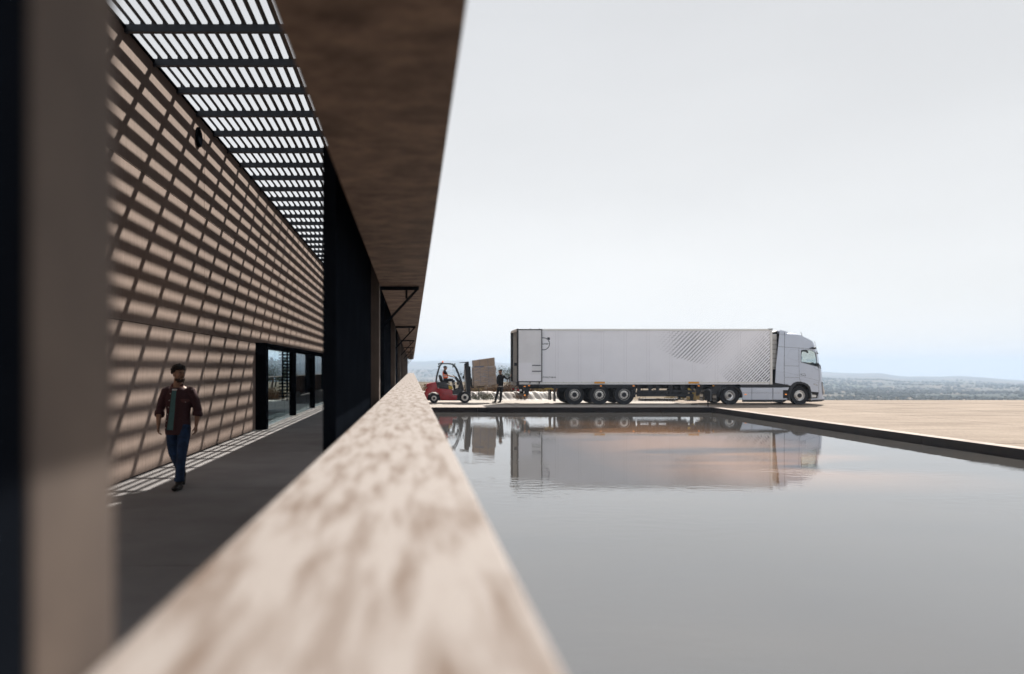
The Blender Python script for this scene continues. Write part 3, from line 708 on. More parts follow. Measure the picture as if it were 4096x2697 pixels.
# side guard between wheels and landing legs
for z0, z1 in ((.63, .76), (.43, .59)): MB().box(6.3, 9.35 if z0 > .6 else 9.2, .03, .08, z0, z1).build('guard_rail', 'chassis_black', T)
MB().box(6.3, 9.2, WID-.1, WID-.05, .45, .58).build('guard_rail', 'chassis_black', T)
for x in (6.42, 7.0, 7.4, 8.1, 8.7):
    MB().prism([(x-.1, 1.06), (x+.13, 1.06), (x+.05, .43), (x-.03, .43)], .09, .15).build('guard_stay', 'chassis_black', T)
MB().bar((7.05, .11, .86), (7.4, .11, .72), .03).build('guard_stay', 'chassis_black', T)
for y0 in (.22, WID-.36):
    lg = MB().box(9.18, 9.36, y0, y0+.14, .38, 1.05).build('landing_leg', 'chassis_black', T, bevel=.01)
    MB().box(9.205, 9.335, y0+.01, y0+.13, .24, .38).build('inner_leg', 'chassis_black', lg)
    MB().prism([(9.02, .185), (9.52, .185), (9.50, .215), (9.40, .25), (9.14, .25), (9.04, .215)], y0-.06, y0+.2).build('foot', 'chassis_black', lg)
MB().prism([(9.55, 1.06), (9.95, 1.06), (9.62, .46), (9.5, .46)], .25, .33).build('leg_brace', 'chassis_black', T)
MB().bar((9.05, .2, .85), (9.35, .2, .60), .05, .09).build('wheel_chock', 'yellow_plastic', T)
MB().box(8.35, 9.1, .3, 1.2, .5, 1.0).build('tool_box', 'chassis_black', T, bevel=.02)
MB().tube([(8.0, .35, .72), (8.6, .35, .58), (9.0, .35, .48)], [.17, .19, .15], 16).build('air_tank', 'chassis_black', T, smooth=.6)
MB().bar((9.6, .12, .9), (10.35, .08, .99), .02).build('marker_arm', 'black_plastic', T); MB().box(10.3, 10.37, .03, .12, .96, 1.03).build('side_marker', 'amber', T)
# cooling unit on the front wall
cu = MB().box(LEN+.031, LEN+.36, .18, WID-.18, 1.85, 3.72).build('cooling_unit', 'white_inner', T, bevel=.03)
for i in range(14): MB().box(LEN+.05, LEN+.365, .168, .179, 1.95+.12*i, 1.965+.12*i).build('louvre', 'seam' if i % 2 else 'black_plastic', cu)
# ================================================================== TRACTOR
K = thing('truck_tractor', 'silver sleeper cab truck tractor coupled to the white box trailer', 'truck', (16.74, YT, ZY))
WC = 2.50
def q(cx, cy): return (-.273 + .0031895*cx, 4.459 - .0031895*cy)
# profile: (px, inset dir x, inset dir z, zone)
PF = [((980, 1066), 0, 0, 'low'), ((980, 960), 0, 0, 'rear'), ((980, 700), 0, 0, 'rear'), ((982, 450), 0, 0, 'rear'), ((988, 216), 0, -1, 'roof'), ((1100, 217), 0, -1, 'roof'), ((1200, 226), 0, -1, 'roof'), ((1265, 240), -.2, -1, 'roof'),
      ((1350, 283), -.4, -.9, 'roof'), ((1420, 317), -.6, -.8, 'roof'), ((1468, 345), -.8, -.6, 'screen'), ((1500, 405), -1, -.3, 'screen'), ((1530, 505), -1, 0, 'screen'), ((1549, 620), -1, 0, 'screen'), ((1560, 712), -1, 0, 'band'),
      ((1600, 748), -1, 0, 'band'), ((1614, 805), -1, 0, 'front'), ((1622, 920), -1, 0, 'front'), ((1628, 1040), -1, 0, 'front'), ((1636, 1130), -1, 0, 'front'), ((1642, 1230), -1, 0, 'front'), ((1644, 1305), -1, 0, 'low'),
      ((1545, 1305), -.5, 0, 'low'), ((1545, 1195), 0, 0, 'low'), ((1422, 1182), 0, 0, 'low'), ((1392, 1110), 0, 0, 'low'), ((1350, 1064), 0, 0, 'low'), ((1300, 1036), 0, 0, 'low'), ((1230, 1024), 0, 0, 'low'), ((1170, 1030), 0, 0, 'low'), ((1120, 1052), 0, 0, 'low'), ((1082, 1086), 0, 0, 'low')]
ins = [(0, .15), (.025, .09), (.07, .045), (.16, .012), (.35, 0)]
ins = ins + [(WC - y, i) for y, i in reversed(ins)]
rings = [[Vector((q(*p)[0] + dx*i_, y_, q(*p)[1] + dz*i_*.7)) for p, dx, dz, zn in PF] for y_, i_ in ins]
groups = {'roof': MB(), 'screen': MB(), 'band': MB(), 'front': MB(), 'rear': MB(), 'low': MB(), 'pillar': MB()}
nP = len(PF)
for i in range(len(rings)-1):
    for k in range(nP):
        zn = PF[k][3]
        if zn == 'screen' and (i < 2 or i > len(rings)-4): zn = 'pillar'
        groups[zn].face([rings[i][k], rings[i][(k+1) % nP], rings[i+1][(k+1) % nP], rings[i+1][k]])
win = [q(*p) for p in ((1256, 515), (1262, 500), (1300, 494), (1380, 496), (1440, 510), (1482, 532), (1500, 562), (1510, 640), (1517, 700), (1517, 762), (1505, 768), (1256, 697))]
for side, ri in ((0, 0), (1, -1)):
    loop = [(v.x, v.z) for v in rings[ri]]
    yy = 0 if side == 0 else WC
    sp = MB().prism(loop, yy if side == 0 else yy-.03, yy+.03 if side == 0 else yy, 'xz', [win]).build('cab_side', 'cab_silver', K)
    MB().prism(win, yy+.012 if side == 0 else yy-.018, yy+.018 if side == 0 else yy-.012).build('door_window', 'cab_glass', sp)
    # window rubber
    mbw = MB(); yo = -.004 if side == 0 else WC+.004
    for a_, b_ in zip(win, win[1:] + win[:1]): mbw.bar((a_[0], yo, a_[1]), (b_[0], yo, b_[1]), .012, .022, up=(0, 1, 0))
    mbw.build('window_seal', 'black_plastic', sp)
groups['roof'].build('cab_roof', 'cab_silver', K, smooth=.5); groups['screen'].build('windscreen', 'cab_glass', K, smooth=.5)
groups['pillar'].build('screen_pillar', 'cab_silver', K, smooth=.5); groups['band'].build('wiper_panel', 'black_plastic', K, smooth=.5)
groups['front'].build('front_panel', 'cab_silver', K, smooth=.5); groups['low'].build('cab_floor', 'chassis_black', K)
groups['rear'].build('cab_back', 'chassis_black', K)
def ribbon(name, pts, w, m, y=-.0022, closed=False, parent=K):
    mb = MB(); P = [q(*p) for p in pts]
    if closed: P = P + [P[0]]
    for a, b in zip(P, P[1:]):
        d = Vector((b[0]-a[0], b[1]-a[1])).normalized()*(w*.5); n_ = Vector((-d.y, d.x))
        mb.face([(a[0]-d.x-n_.x, y, a[1]-d.y-n_.y), (b[0]+d.x-n_.x, y, b[1]+d.y-n_.y), (b[0]+d.x+n_.x, y, b[1]+d.y+n_.y), (a[0]-d.x+n_.x, y, a[1]-d.y+n_.y)])
    return mb.build(name, m, parent)
mat('gap_line', (.03, .042, .065), .6); mat('crease', (.33, .36, .44), .35, .4)
ribbon('panel_gap', [(982, 450), (1100, 456), (1215, 463), (1300, 470), (1410, 482)], .014, 'gap_line')
ribbon('panel_gap', [(1218, 465), (1220, 700), (1226, 960), (1233, 990), (1258, 1028)], .012, 'gap_line')
ribbon('panel_gap', [(984, 757), (1222, 762)], .012, 'gap_line')
ribbon('panel_gap', [(984, 946), (1226, 950)], .012, 'gap_line')
ribbon('panel_gap', [(1233, 925), (1545, 1003)], .008, 'gap_line')
ribbon('panel_gap', [(984, 862), (1100, 890), (1226, 918)], .006, 'gap_line')
ribbon('panel_gap', [(1550, 825), (1555, 1000), (1546, 1015), (1546, 1290)], .012, 'gap_line')
ribbon('panel_gap', [(1462, 770), (1480, 795), (1500, 815), (1548, 830)], .010, 'gap_line')
ribbon('crease_line', [(1050, 968), (1160, 970), (1260, 985), (1400, 1010), (1540, 1035)], .008, 'crease')
ribbon('hatch_outline', [(1090, 486), (1200, 490), (1207, 500), (1207, 682), (1030, 625), (1019, 603), (1070, 505)], .008, 'crease', closed=True)
ribbon('windscreen_edge', [(1475, 352), (1500, 440), (1520, 540), (1535, 640), (1545, 712)], .016, 'gap_line')
# dark corner under the window
MB().prism([q(*p) for p in ((1517, 712), (1548, 712), (1552, 810), (1517, 765))], -.004, .004).build('window_corner', 'black_plastic', K)
# door handle, badge
hd = MB().prism([q(*p) for p in ((1246, 890), (1300, 888), (1320, 886), (1332, 905), (1330, 926), (1300, 922), (1250, 908))], -.006, .01).build('door_handle', 'gap_line', K, bevel=.002)
MB().prism([q(*p) for p in ((1254, 894), (1300, 893), (1318, 891), (1326, 906), (1324, 919), (1300, 916), (1256, 905))], -.010, -.0065).build('grip', 'cab_silver', hd)
bd = MB().prism([q(*p) for p in ((1455, 1058), (1466, 1052), (1515, 1070), (1525, 1085), (1480, 1075))], -.006, .008).build('side_badge', 'gap_line', K)
MB().prism([q(*p) for p in ((1464, 1058), (1510, 1073), (1516, 1081), (1482, 1072))], -.009, -.0065).build('badge_face', 'alloy', bd)
# interior
MB().prism([q(*p) for p in ((1256, 715), (1340, 735), (1440, 760), (1530, 780), (1560, 730), (1480, 700), (1440, 712), (1300, 688))], .25, WC-.25).build('dashboard', 'black_plastic', K)
MB().lathe([(.20, .0), (.215, .015), (.20, .03), (.185, .015)], axis='z', n=28, closed=True).xform(Matrix.Translation((*[q(1440, 705)[0]], 1.75, q(0, 700)[1])) @ Matrix.Rotation(R(-35), 4, 'Y')).build('steering_wheel', 'black_plastic', K)
for y0 in (.45, 1.55):
    st = MB().box(-.22, .0, 0, .5, 0, .75).xform(Matrix.Translation((q(1290, 0)[0]-.25, y0, 1.75))).build('seat', 'chassis_black', K, bevel=.06)
MB().prism([q(*p) for p in ((1256, 500), (1290, 496), (1256, 600))], .05, .07).build('curtain', 'chassis_black', K)
MB().prism([q(*p) for p in ((1315, 490), (1360, 490), (1400, 505), (1400, 525), (1350, 520), (1320, 505))], .2, .5).build('sun_visor', 'black_plastic', K)
MB().prism([q(*p) for p in ((1392, 515), (1420, 517), (1420, 545), (1392, 543))], .3, .34).build('sun_visor', 'black_plastic', K)
# far-side display housing and side camera arms (no glass mirrors)
MB().prism([q(*p) for p in ((1460, 545), (1488, 548), (1490, 665), (1460, 668))], 2.30, 2.38).build('display', 'black_plastic', K)
for y0 in (-.16, WC+.04): MB().sphere((q(1465, 0)[0], y0+.06, q(0, 465)[1]), .1, 2, (.85, .7, .55)).build('camera_housing', 'chassis_black', K, smooth=.8)
MB().prism([q(*p) for p in ((1385, 470), (1440, 450), (1480, 448), (1490, 470), (1450, 480))], -.09, .02).build('camera_arm', 'black_plastic', K, bevel=.01)
MB().prism([q(*p) for p in ((1522, 470), (1530, 460), (1560, 520), (1592, 556), (1580, 560), (1545, 540))], .3, .42).build('screen_camera', 'black_plastic', K)
MB().tube([(q(1318, 250)[0], .35, q(0, 252)[1]), (q(1303, 188)[0], .35, q(0, 188)[1])], [.014, .008], 6).build('antenna', 'black_plastic', K)
MB().sphere((q(1322, 250)[0], .35, q(0, 248)[1]), .03, 1, (1.4, 1, .6)).build('antenna_base', 'black_plastic', K)
# side fairing behind the cab
FA = [q(*p) for p in ((905, 172), (985, 192), (978, 1064), (828, 1038), (842, 750), (872, 478))]
for y0 in (.0, WC-.04): MB().prism(FA, y0+.002, y0+.038).build('side_fairing', 'cab_silver', K, bevel=.008)
ribbon('panel_gap', [(985, 205), (980, 450), (976, 760), (978, 1062)], .020, 'gap_line', y=-.001)
ribbon('panel_gap', [(874, 441), (980, 446)], .016, 'gap_line', y=-.001)
ribbon('panel_gap', [(906, 236), (984, 243)], .010, 'gap_line', y=-.001)
ribbon('crease_line', [(838, 850), (975, 870)], .006, 'crease', y=-.001)
MB().prism([q(*p) for p in ((905, 172), (935, 166), (1050, 196), (1052, 208), (988, 216), (985, 236), (906, 230))], .06, WC-.06).build('roof_deflector', 'cab_silver', K, bevel=.015)
MB().prism([q(*p) for p in ((772, 202), (850, 190), (905, 174), (905, 184), (850, 200), (775, 212))], .3, WC-.3).build('deflector_flap', 'aluminium', K)
MB().prism([q(*p) for p in ((790, 240), (900, 205), (900, 222), (860, 250), (790, 272))], .25, .45).build('deflector_strut', 'chassis_black', K)
MB().box(q(815, 0)[0], q(850, 0)[0], .3, 2.2, 1.1, 2.9).build('intake_stack', 'chassis_black', K, bevel=.03)
MB().tube([(q(815, 0)[0], .3, 1.9), (q(800, 0)[0], .32, 1.5), (q(830, 0)[0], .3, 1.2)], .05, 10).build('intake_duct', 'chassis_black', K, smooth=.8)
# lower front
MB().prism([q(*p) for p in ((1556, 1003), (1628, 1040), (1622, 1052), (1552, 1020))], .02, WC-.02).build('grille_lip', 'black_plastic', K)
MB().prism([q(*p) for p in ((1546, 1290), (1644, 1280), (1642, 1312), (1420, 1322), (1420, 1300))], .015, WC-.015).build('bumper', 'cab_silver', K, bevel=.01)
MB().prism([q(*p) for p in ((1415, 1323), (1646, 1312), (1640, 1328), (1590, 1342), (1415, 1356))], .02, WC-.02).build('bumper_spoiler', 'black_plastic', K)
for y0 in (.001, WC-.08): MB().prism([q(*p) for p in ((1604, 1040), (1640, 1165), (1646, 1180), (1634, 1235), (1622, 1180))], y0, y0+.079).build('headlamp', 'lamp_clear', K)
stp = MB().prism([q(*p) for p in ((1416, 1190), (1544, 1200), (1544, 1284), (1520, 1290), (1434, 1290), (1434, 1210))], .03, .40).build('step_well', 'chassis_black', K)
MB().prism([q(*p) for p in ((1436, 1232), (1506, 1240), (1508, 1276), (1436, 1278))], .018, .029).build('step', 'aluminium', stp)
MB().prism([q(*p) for p in ((1417, 1205), (1433, 1206), (1433, 1320), (1420, 1322))], .005, .2).build('step_frame', 'cab_silver', stp)
# wheel arch trims
def arch(pts_out, pts_in, y0, y1, name): return MB().prism([q(*p) for p in pts_out] + [q(*p) for p in reversed(pts_in)], y0, y1).build(name, 'black_plastic', K)
ao = [(1030, 1330), (1035, 1230), (1052, 1150), (1085, 1085), (1130, 1038), (1185, 1018), (1240, 1018), (1310, 1035), (1362, 1062), (1400, 1108), (1420, 1185), (1424, 1300)]
ai = [(1072, 1330), (1080, 1230), (1098, 1165), (1125, 1115), (1150, 1080), (1190, 1056), (1240, 1052), (1295, 1064), (1340, 1090), (1375, 1130), (1392, 1190), (1396, 1300)]
arch(ao, ai, -.028, .45, 'front_arch')
MB().prism([q(*p) for p in ((960, 1165), (1040, 1168), (1034, 1288), (960, 1288))], -.008, .3).build('arch_box', 'chassis_black', K)
MB().box(q(988, 0)[0], q(1018, 0)[0], -.016, -.0085, q(0, 1236)[1], q(0, 1220)[1]).build('side_marker', 'amber_lit', K)
# side skirts
for x0, x1 in ((245, 441), (444, 786), (792, 958)):
    top = 1117
    poly = [(x0, top), (x1, top), (x1, 1318), (x0+ (42 if x0 == 245 else 0), 1318)]
    if x0 == 245: poly = [(245, 1117), (441, 1117), (441, 1318), (288, 1318), (285, 1240), (270, 1170)]
    if x0 == 792: poly = [(792, 1117), (940, 1117), (975, 1102), (1058, 1112), (1040, 1160), (958, 1160), (958, 1292), (1032, 1292), (1028, 1318), (792, 1318)]
    sk = MB().prism([q(*p) for p in poly], 0, .05).build('side_skirt', 'cab_silver', K, bevel=.008)
    MB().box(q(x0+(40 if x0 == 245 else 2), 0)[0], q(x1 if x0 < 792 else 915, 0)[0]-.004, -.0025, .0, q(0, 1206)[1], q(0, 1203)[1]).build('skirt_groove', 'gap_line', sk)
    MB().box(q(x0+(46 if x0 == 245 else 2), 0)[0], q(x1, 0)[0]-.004, .005, .06, q(0, 1354)[1], q(0, 1319)[1]).build('skirt_sill', 'black_plastic', sk)
    MB().prism([q(*p) for p in ((x0+(22 if x0 == 245 else 4), 1150), (x1-4, 1150), (x1-4, 1192), (x0+(30 if x0 == 245 else 4), 1192))], -.006, .0).build('skirt_bulge', 'cab_silver', sk, bevel=.005)
MB().box(q(322, 0)[0], q(355, 0)[0], -.012, -.003, q(0, 1237)[1], q(0, 1221)[1]).build('side_marker', 'amber_lit', K)
MB().box(q(445, 0)[0]-.6, q(1040, 0)[0], .0, .75, q(0, 1115)[1], q(0, 1062)[1]).build('deck', 'chassis_black', K)
MB().prism([q(*p) for p in ((830, 1042), (1080, 1086), (1060, 1112), (975, 1100), (940, 1114), (790, 1114), (790, 1062))], .02, .3).build('deck', 'chassis_black', K)
# frame, rear end
fr = MB().box(-1.0, 4.2, .82, .92, .62, .9).box(-1.0, 4.2, 1.58, 1.68, .62, .9).box(-1.0, -.9, .921, 1.579, .62, .9).box(1.0, 3.0, .25, .81, .3, .8).box(1.0, 3.0, 1.69, 2.3, .3, .8)
fr.build('frame', 'chassis_black', K)
MB().lathe([(.0, 1.06), (.45, 1.06), (.5, 1.03), (.48, .98), (0, .98)], c=(.1, 1.25, 0), axis='z', n=24).build('fifth_wheel', 'chassis_black', K)
MB().cyl((0, .4, .45), (0, 2.1, .45), .1).build('axle', 'chassis_black', K); MB().cyl((3.68, .3, .45), (3.68, 2.2, .45), .08).build('axle', 'chassis_black', K)
wheel(K, 0, .04, .475, .478, -1, kind='deep'); wheel(K, 0, WC-.04, .475, .478, 1, kind='deep')
wheel(K, 3.665, .05, .48, .478, -1, kind='front'); wheel(K, 3.665, WC-.05, .48, .478, 1, kind='front')
for y0, y1 in ((.0, .6), (WC-.6, WC)):
    po, pi = [], []
    for k in range(13):
        a = R(-8 + 196*k/12); po.append((.66*math.cos(a)*(1.0), .475 + .52*math.sin(a))); pi.append((.58*math.cos(a), .475 + .50*math.sin(a)*.93))
    MB().prism(po + pi[::-1], y0, y1).build('rear_fender', 'black_plastic', K)
    MB().prism([(-.62, .50), (-.95, .60), (-1.02, .76), (-.82, .96), (-.62, 1.0), (-.3, 1.02), (-.5, .85)], y0+.02, y1-.02).build('fender_cover', 'black_plastic', K)
MB().prism([(-1.35, .80), (-.85, .97), (-.7, .96), (-.9, .80)], .1, WC-.1).build('rear_deck', 'chassis_black', K)
for y0 in (.02, WC-.57):
    rp = MB().box(-0.7100, -0.6800, y0, y0+.55, .12, .62).build('mudflap', 'chassis_black', K)
    MB().box(-0.7200, -0.7110, y0+.04, y0+.5, .335, .473).build('number_plate', 'plate_white', rp)
    lp = MB().box(-0.7150, -0.6300, y0, y0+.55, .615, .745).build('tail_lamp', 'black_plastic', K)
    MB().box(-0.7250, -0.7155, y0+.25, y0+.50, .625, .735).build('lens', 'lamp_clear', lp)
    MB().box(-0.7250, -0.7155, y0+.06, y0+.2, .63, .73).build('lens', 'red_lit' if y0 < 1 else 'red_lamp', lp)
    put_text('VOLVO', .13, -.714, .155, y0+.51, 'plate_white', rp, 'lettering', .003, .95, 'LEFT', R(-90))
# ================================================================== FORKLIFT
YF = 43.8
MF = .001931
XF = (1680 - 1648)/72.7
def p5(cx, cy): return (XF + MF*cx - 1.21, MF*(1375 - cy))
F = thing('forklift', 'red forklift with black overhead guard carrying a pallet of cartons', 'forklift', (1.21, YF, ZY))
WF = 1.15
cw = [p5(*p) for p in ((440, 775), (330, 800), (205, 828), (162, 895), (222, 925), (145, 1000), (165, 1050), (130, 1080), (150, 1265), (215, 1278), (222, 1180), (260, 1100), (340, 1062), (440, 1062), (500, 960), (455, 780))]
MB().prism(cw, .03, WF-.03).build('counterweight', 'forklift_red', F, bevel=.018, seg=2, smooth=.5)
body = [p5(*p) for p in ((440, 1062), (505, 955), (920, 990), (935, 1145), (1062, 1150), (1050, 1275), (905, 1290), (585, 1285), (570, 1210), (545, 1130), (500, 1085))]
MB().prism(body, .02, WF-.02).build('body', 'forklift_red', F, bevel=.016, seg=2, smooth=.5)
hood = [p5(*p) for p in ((490, 772), (560, 775), (745, 795), (850, 850), (925, 905), (930, 985), (545, 955))]
hd = MB().prism(hood, .10, WF-.10).build('hood', 'forklift_grey', F, bevel=.015, seg=2, smooth=.5)
MB().prism([p5(*p) for p in ((812, 872), (918, 905), (926, 984), (822, 975))], .094, .0995).build('warning_label', 'label_yellow', hd)
MB().prism([p5(*p) for p in ((925, 1012), (1062, 1000), (1180, 985), (1190, 1040), (1080, 1110), (1064, 1140), (938, 1140))], .03, WF-.03).build('step', 'forklift_grey', F, bevel=.008)
MB().box(*[v for v in (p5(925, 0)[0], p5(1060, 0)[0])], .015, .029, p5(0, 1140)[1], p5(0, 1130)[1]).build('step_edge', 'aluminium', F)
# front cowl and fenders
MB().prism([p5(*p) for p in ((1100, 960), (1160, 770), (1200, 760), (1250, 985), (1200, 1010), (1110, 990))], .15, WF-.15).build('cowl', 'forklift_grey', F, bevel=.01)
fo = []
for k in range(10):
    a = R(95 + 95*k/9); fo.append((p5(1280, 0)[0] + .42*math.cos(a), .309 + .42*math.sin(a)))
fi = [(p5(1280, 0)[0] + .365*math.cos(R(95 + 95*k/9)), .309 + .365*math.sin(R(95 + 95*k/9))) for k in range(10)]
for y0 in (.0, WF-.24): MB().prism(fo + fi[::-1], y0, y0+.24).build('fender', 'forklift_grey', F)
MB().box(-.5, 1.9, .3, WF-.3, .13, .45).build('chassis', 'chassis_black', F)
MB().box(1.35, 1.95, .25, WF-.25, .15, .62).build('chassis', 'chassis_black', F)
def fl_wheel(cx, cyy, r, rr_, y, s):
    x, z = p5(cx, 0)[0], r+.003
    tw = MB().lathe([(rr_, s*.0), (r*.75, s*.012), (r*.93, s*.0), (r, s*-.04), (r, s*-.2), (r*.93, s*-.24), (rr_, s*-.24)], n=40, cap=False).build('wheel', 'rubber', F, smooth=.5, loc=(x, y, z))
    MB().lathe([(rr_, s*.004), (rr_*.93, s*.008), (rr_*.88, s*-.02), (rr_*.62, s*-.012), (rr_*.52, s*.0), (rr_*.4, s*.002), (0, s*-.01)], n=32).build('rim', 'alloy', tw, smooth=.5)
    MB().lathe([(rr_*.5, s*.004), (rr_*.46, s*.03), (0, s*.032)], n=20).build('hub', 'chassis_black', tw, smooth=.5)
for y, s in ((.02, -1), (WF-.02, 1)):
    fl_wheel(1280, 0, .309, .193, y, s); fl_wheel(400, 0, .262, .14, y, s)
# overhead guard
for y0 in (.10, WF-.10):
    pts = [p5(*p) for p in ((510, 950), (462, 760), (490, 600), (530, 440), (575, 310), (610, 265), (660, 250), (800, 250), (920, 262), (985, 295), (1040, 380), (1110, 540), (1180, 740), (1238, 990))]
    mb = MB()
    for a, b in zip(pts, pts[1:]): mb.bar((a[0], y0, a[1]), (b[0], y0, b[1]), .06, .075, up=(0, 1, 0))
    mb.build('guard_frame', 'forklift_grey', F)
for i, cx in enumerate((650, 720, 790, 860, 930)):
    x, z = p5(cx, 245 + (i == 4)*12); MB().box(x-.03, x+.03, .13, WF-.13, z-.02, z+.02).build('roof_bar', 'forklift_grey', F)
bx, bz = p5(655, 0)[0], p5(0, 228)[1]
bc = MB().lathe([(.045, bz), (.045, bz+.035), (0, bz+.035)], c=(bx, .5, 0), axis='z', n=16).build('beacon', 'chassis_black', F)
MB().lathe([(.038, bz+.036), (.040, bz+.09), (.03, bz+.105), (0, bz+.108)], c=(bx, .5, 0), axis='z', n=16).build('lens', 'beacon_orange', bc, smooth=.8)
for cx, cy_, w_ in ((540, 262, .08), (528, 327, .06), (1175, 545, .07), (1000, 262, .06)):
    x, z = p5(cx, cy_); lo = MB().box(x-w_/2, x+w_/2, .16, .16+w_*1.4, z-w_*.6, z+w_*.6).build('work_lamp', 'chassis_black', F, bevel=.01)
MB().bar((p5(560, 240)[0], .14, p5(0, 240)[1]), (p5(640, 225)[0], .14, p5(0, 232)[1]), .03, .05).build('lamp_bracket', 'chassis_black', F)
x, z = p5(1235, 640); MB().sphere((x, .18, z), .07, 2, (.65, 1, 1.35)).build('headlamp', 'chassis_black', F, smooth=.8)
x, z = p5(945, 325); MB().box(x-.025, x+.02, .18, .30, z-.08, z+.08).build('mirror', 'chassis_black', F, bevel=.01)
MB().bar((p5(985, 345)[0], .2, p5(0, 345)[1]), (x, .22, z-.04), .015).build('mirror_arm', 'chassis_black', F)
# seat, steering, levers
MB().prism([p5(*p) for p in ((535, 595), (560, 565), (610, 585), (640, 640), (670, 750), (575, 755))], .35, .80).build('seat_back', 'chassis_black', F, bevel=.02)
MB().prism([p5(*p) for p in ((575, 756), (690, 745), (850, 790), (860, 830), (640, 800))], .33, .82).build('seat_cushion', 'chassis_black', F, bevel=.015)
MB().prism([p5(*p) for p in ((480, 745), (530, 752), (530, 765), (480, 760))], .25, .35).build('armrest', 'chassis_black', F)
MB().bar((p5(1020, 640)[0], .57, p5(0, 640)[1]), (p5(1140, 790)[0], .57, p5(0, 790)[1]), .14, .13, up=(0, 1, 0)).build('steering_column', 'forklift_grey', F)
MB().lathe([(.155, 0), (.17, .014), (.155, .028), (.14, .014)], axis='z', n=24, closed=True).xform(Matrix.Translation((p5(1005, 0)[0], .57, p5(0, 622)[1])) @ Matrix.Rotation(R(38), 4, 'Y')).build('steering_wheel', 'chassis_black', F)
MB().bar((p5(1050, 450)[0], .25, p5(0, 450)[1]), (p5(1150, 720)[0], .25, p5(0, 720)[1]), .02).build('grab_rail', 'forklift_grey', F)
MB().sphere((p5(1090, 0)[0], .45, p5(0, 820)[1]), .09, 2, (.8, 1, 1)).build('display_unit', 'chassis_black', F, smooth=.8)
# mast (tilted back), carriage, forks
mt = R(-3.6)
Mm = Matrix.Translation((p5(1440, 0)[0], 0, .14)) @ Matrix.Rotation(mt, 4, 'Y')
mm = MB()
for y0 in (.20, WF-.32): mm.box(-.10, .05, y0, y0+.12, 0, 2.14).box(-.16, -.101, y0+.02, y0+.09, .1, 2.05)
for z0 in (.25, 1.1, 2.0): mm.box(-.08, .03, .33, WF-.33, z0, z0+.12)
mm.xform(Mm).build('mast', 'chassis_black', F)
MB().box(-.42, .04, .2, WF-.2, 2.10, 2.135).xform(Mm).build('mast_crossbar', 'chassis_black', F)
for y0 in (.36, WF-.40): MB().cyl((-.17, y0, .2), (-.17, y0, 1.95), .022, n=8).xform(Mm).build('lift_cylinder', 'alloy', F)
MB().tube([(-.25, .33, .5), (-.27, .33, 1.1), (-.24, .33, 1.5), (-.16, .33, 1.9)], .012, 6).xform(Mm).build('hose', 'rubber', F)
cg = MB().box(.07, .13, .12, WF-.12, .76, .86).box(.07, .13, .12, WF-.12, 1.10, 1.20)
for i in range(7): cg.box(.08, .12, .15+.135*i, .18+.135*i, .76, 1.83)
cg.box(.08, .12, .12, WF-.12, 1.83, 1.88)
cg.xform(Mm).build('carriage', 'chassis_black', F)
for y0 in (.28, WF-.40): MB().prism([(.131, .675), (1.28, .70), (1.28, .715), (.18, .73), (.175, 1.2), (.131, 1.2)], y0, y0+.12).xform(Mm).build('fork', 'chassis_black', F)
# ------------------------------------------------------------------ pallet and cartons
def p6(cx, cy): return ((1850-1648)/72.7 + MF*cx, MF*(1375 - cy))
px, pz = p6(335, 958)
PT = R(-3.0)
def cargo_loc(lx, ly, lz):
    v = Matrix.Rotation(PT, 3, 'Y') @ Vector((lx, ly, lz)); return (px + v.x, YF - .02 + v.y, ZY + pz + v.z)
P = thing('wooden_pallet', 'wooden pallet raised on the forks under the wrapped cartons', 'pallet', cargo_loc(0, 0, 0), (0, PT, 0))
for i in range(3): box_part('bottom_board', 'pallet_wood', P, 0, 1.27, .02+.5*i, .12+.5*i, 0, .022)
for i in range(3):
    for j in range(3): box_part('block', 'pallet_wood', P, .57*j + (.0 if j == 0 else .0), .57*j+.13, .02+.5*i, .12+.5*i, .023, .10)
for i in range(3): box_part('stringer', 'pallet_wood', P, .57*i, .57*i+.13, .02, 1.12, .101, .122)
for i in range(6): box_part('top_board', 'pallet_wood', P, 0, 1.27, .02+.2*i, .14+.2*i if i < 5 else 1.12, .123, .145)
def carton(label, lx, lz, w, h, ly=.04, dpt=.5, m='cardboard', tilt=0.0, group=None, shear=0.0):
    mb = MB().box(0, w, 0, dpt, 0, h)
    if shear:
        for v in mb.bm.verts:
            if v.co.z > .01: v.co.z += shear*v.co.x
    bmesh.ops.subdivide_edges(mb.bm, edges=mb.bm.edges, cuts=3, use_grid_fill=True)
    for v in mb.bm.verts: v.co += Vector((noise.noise(v.co*4 + Vector((lx, lz, ly))), noise.noise(v.co*4 + Vector((3+lx, lz, 0))), .35*noise.noise(v.co*5)))*.009
    o = mb.build('carton', m, None, bevel=0, smooth=.7)
    o.location = cargo_loc(lx, ly, lz); o.rotation_euler = (0, PT + tilt, 0)
    return tag(o, label, 'carton', group or 'cartons stacked on the raised pallet')
rowz = [.150, .385, .655, .925]; rowh = [.230, .265, .265, .235]
nm = ['lowest', 'second', 'third', 'fourth']
for i in range(4):
    for j, (x0, w, sd) in enumerate(((.0, .605, 'left'), (.61, .625, 'right'))):
        carton(f'brown carton in the {nm[i]} layer, {sd} hand side, front of the pallet stack', x0 + .004*i*(1 if i % 2 else -1), rowz[i], w, rowh[i])
        carton(f'brown carton at the back of the stack in the {nm[i]} layer, {sd} side', x0, rowz[i], w, rowh[i], ly=.56)
carton('large brown carton lying tilted across the top of the pallet stack', .03, 1.168, 1.17, .38, dpt=1.0, shear=.085)
lbl = MB().box(.07, .60, .022, .034, 1.155, 1.215).build('tape_strip', 'tape_blue', None); lbl.location = cargo_loc(0, 0, 0); lbl.rotation_euler = (0, PT, 0)
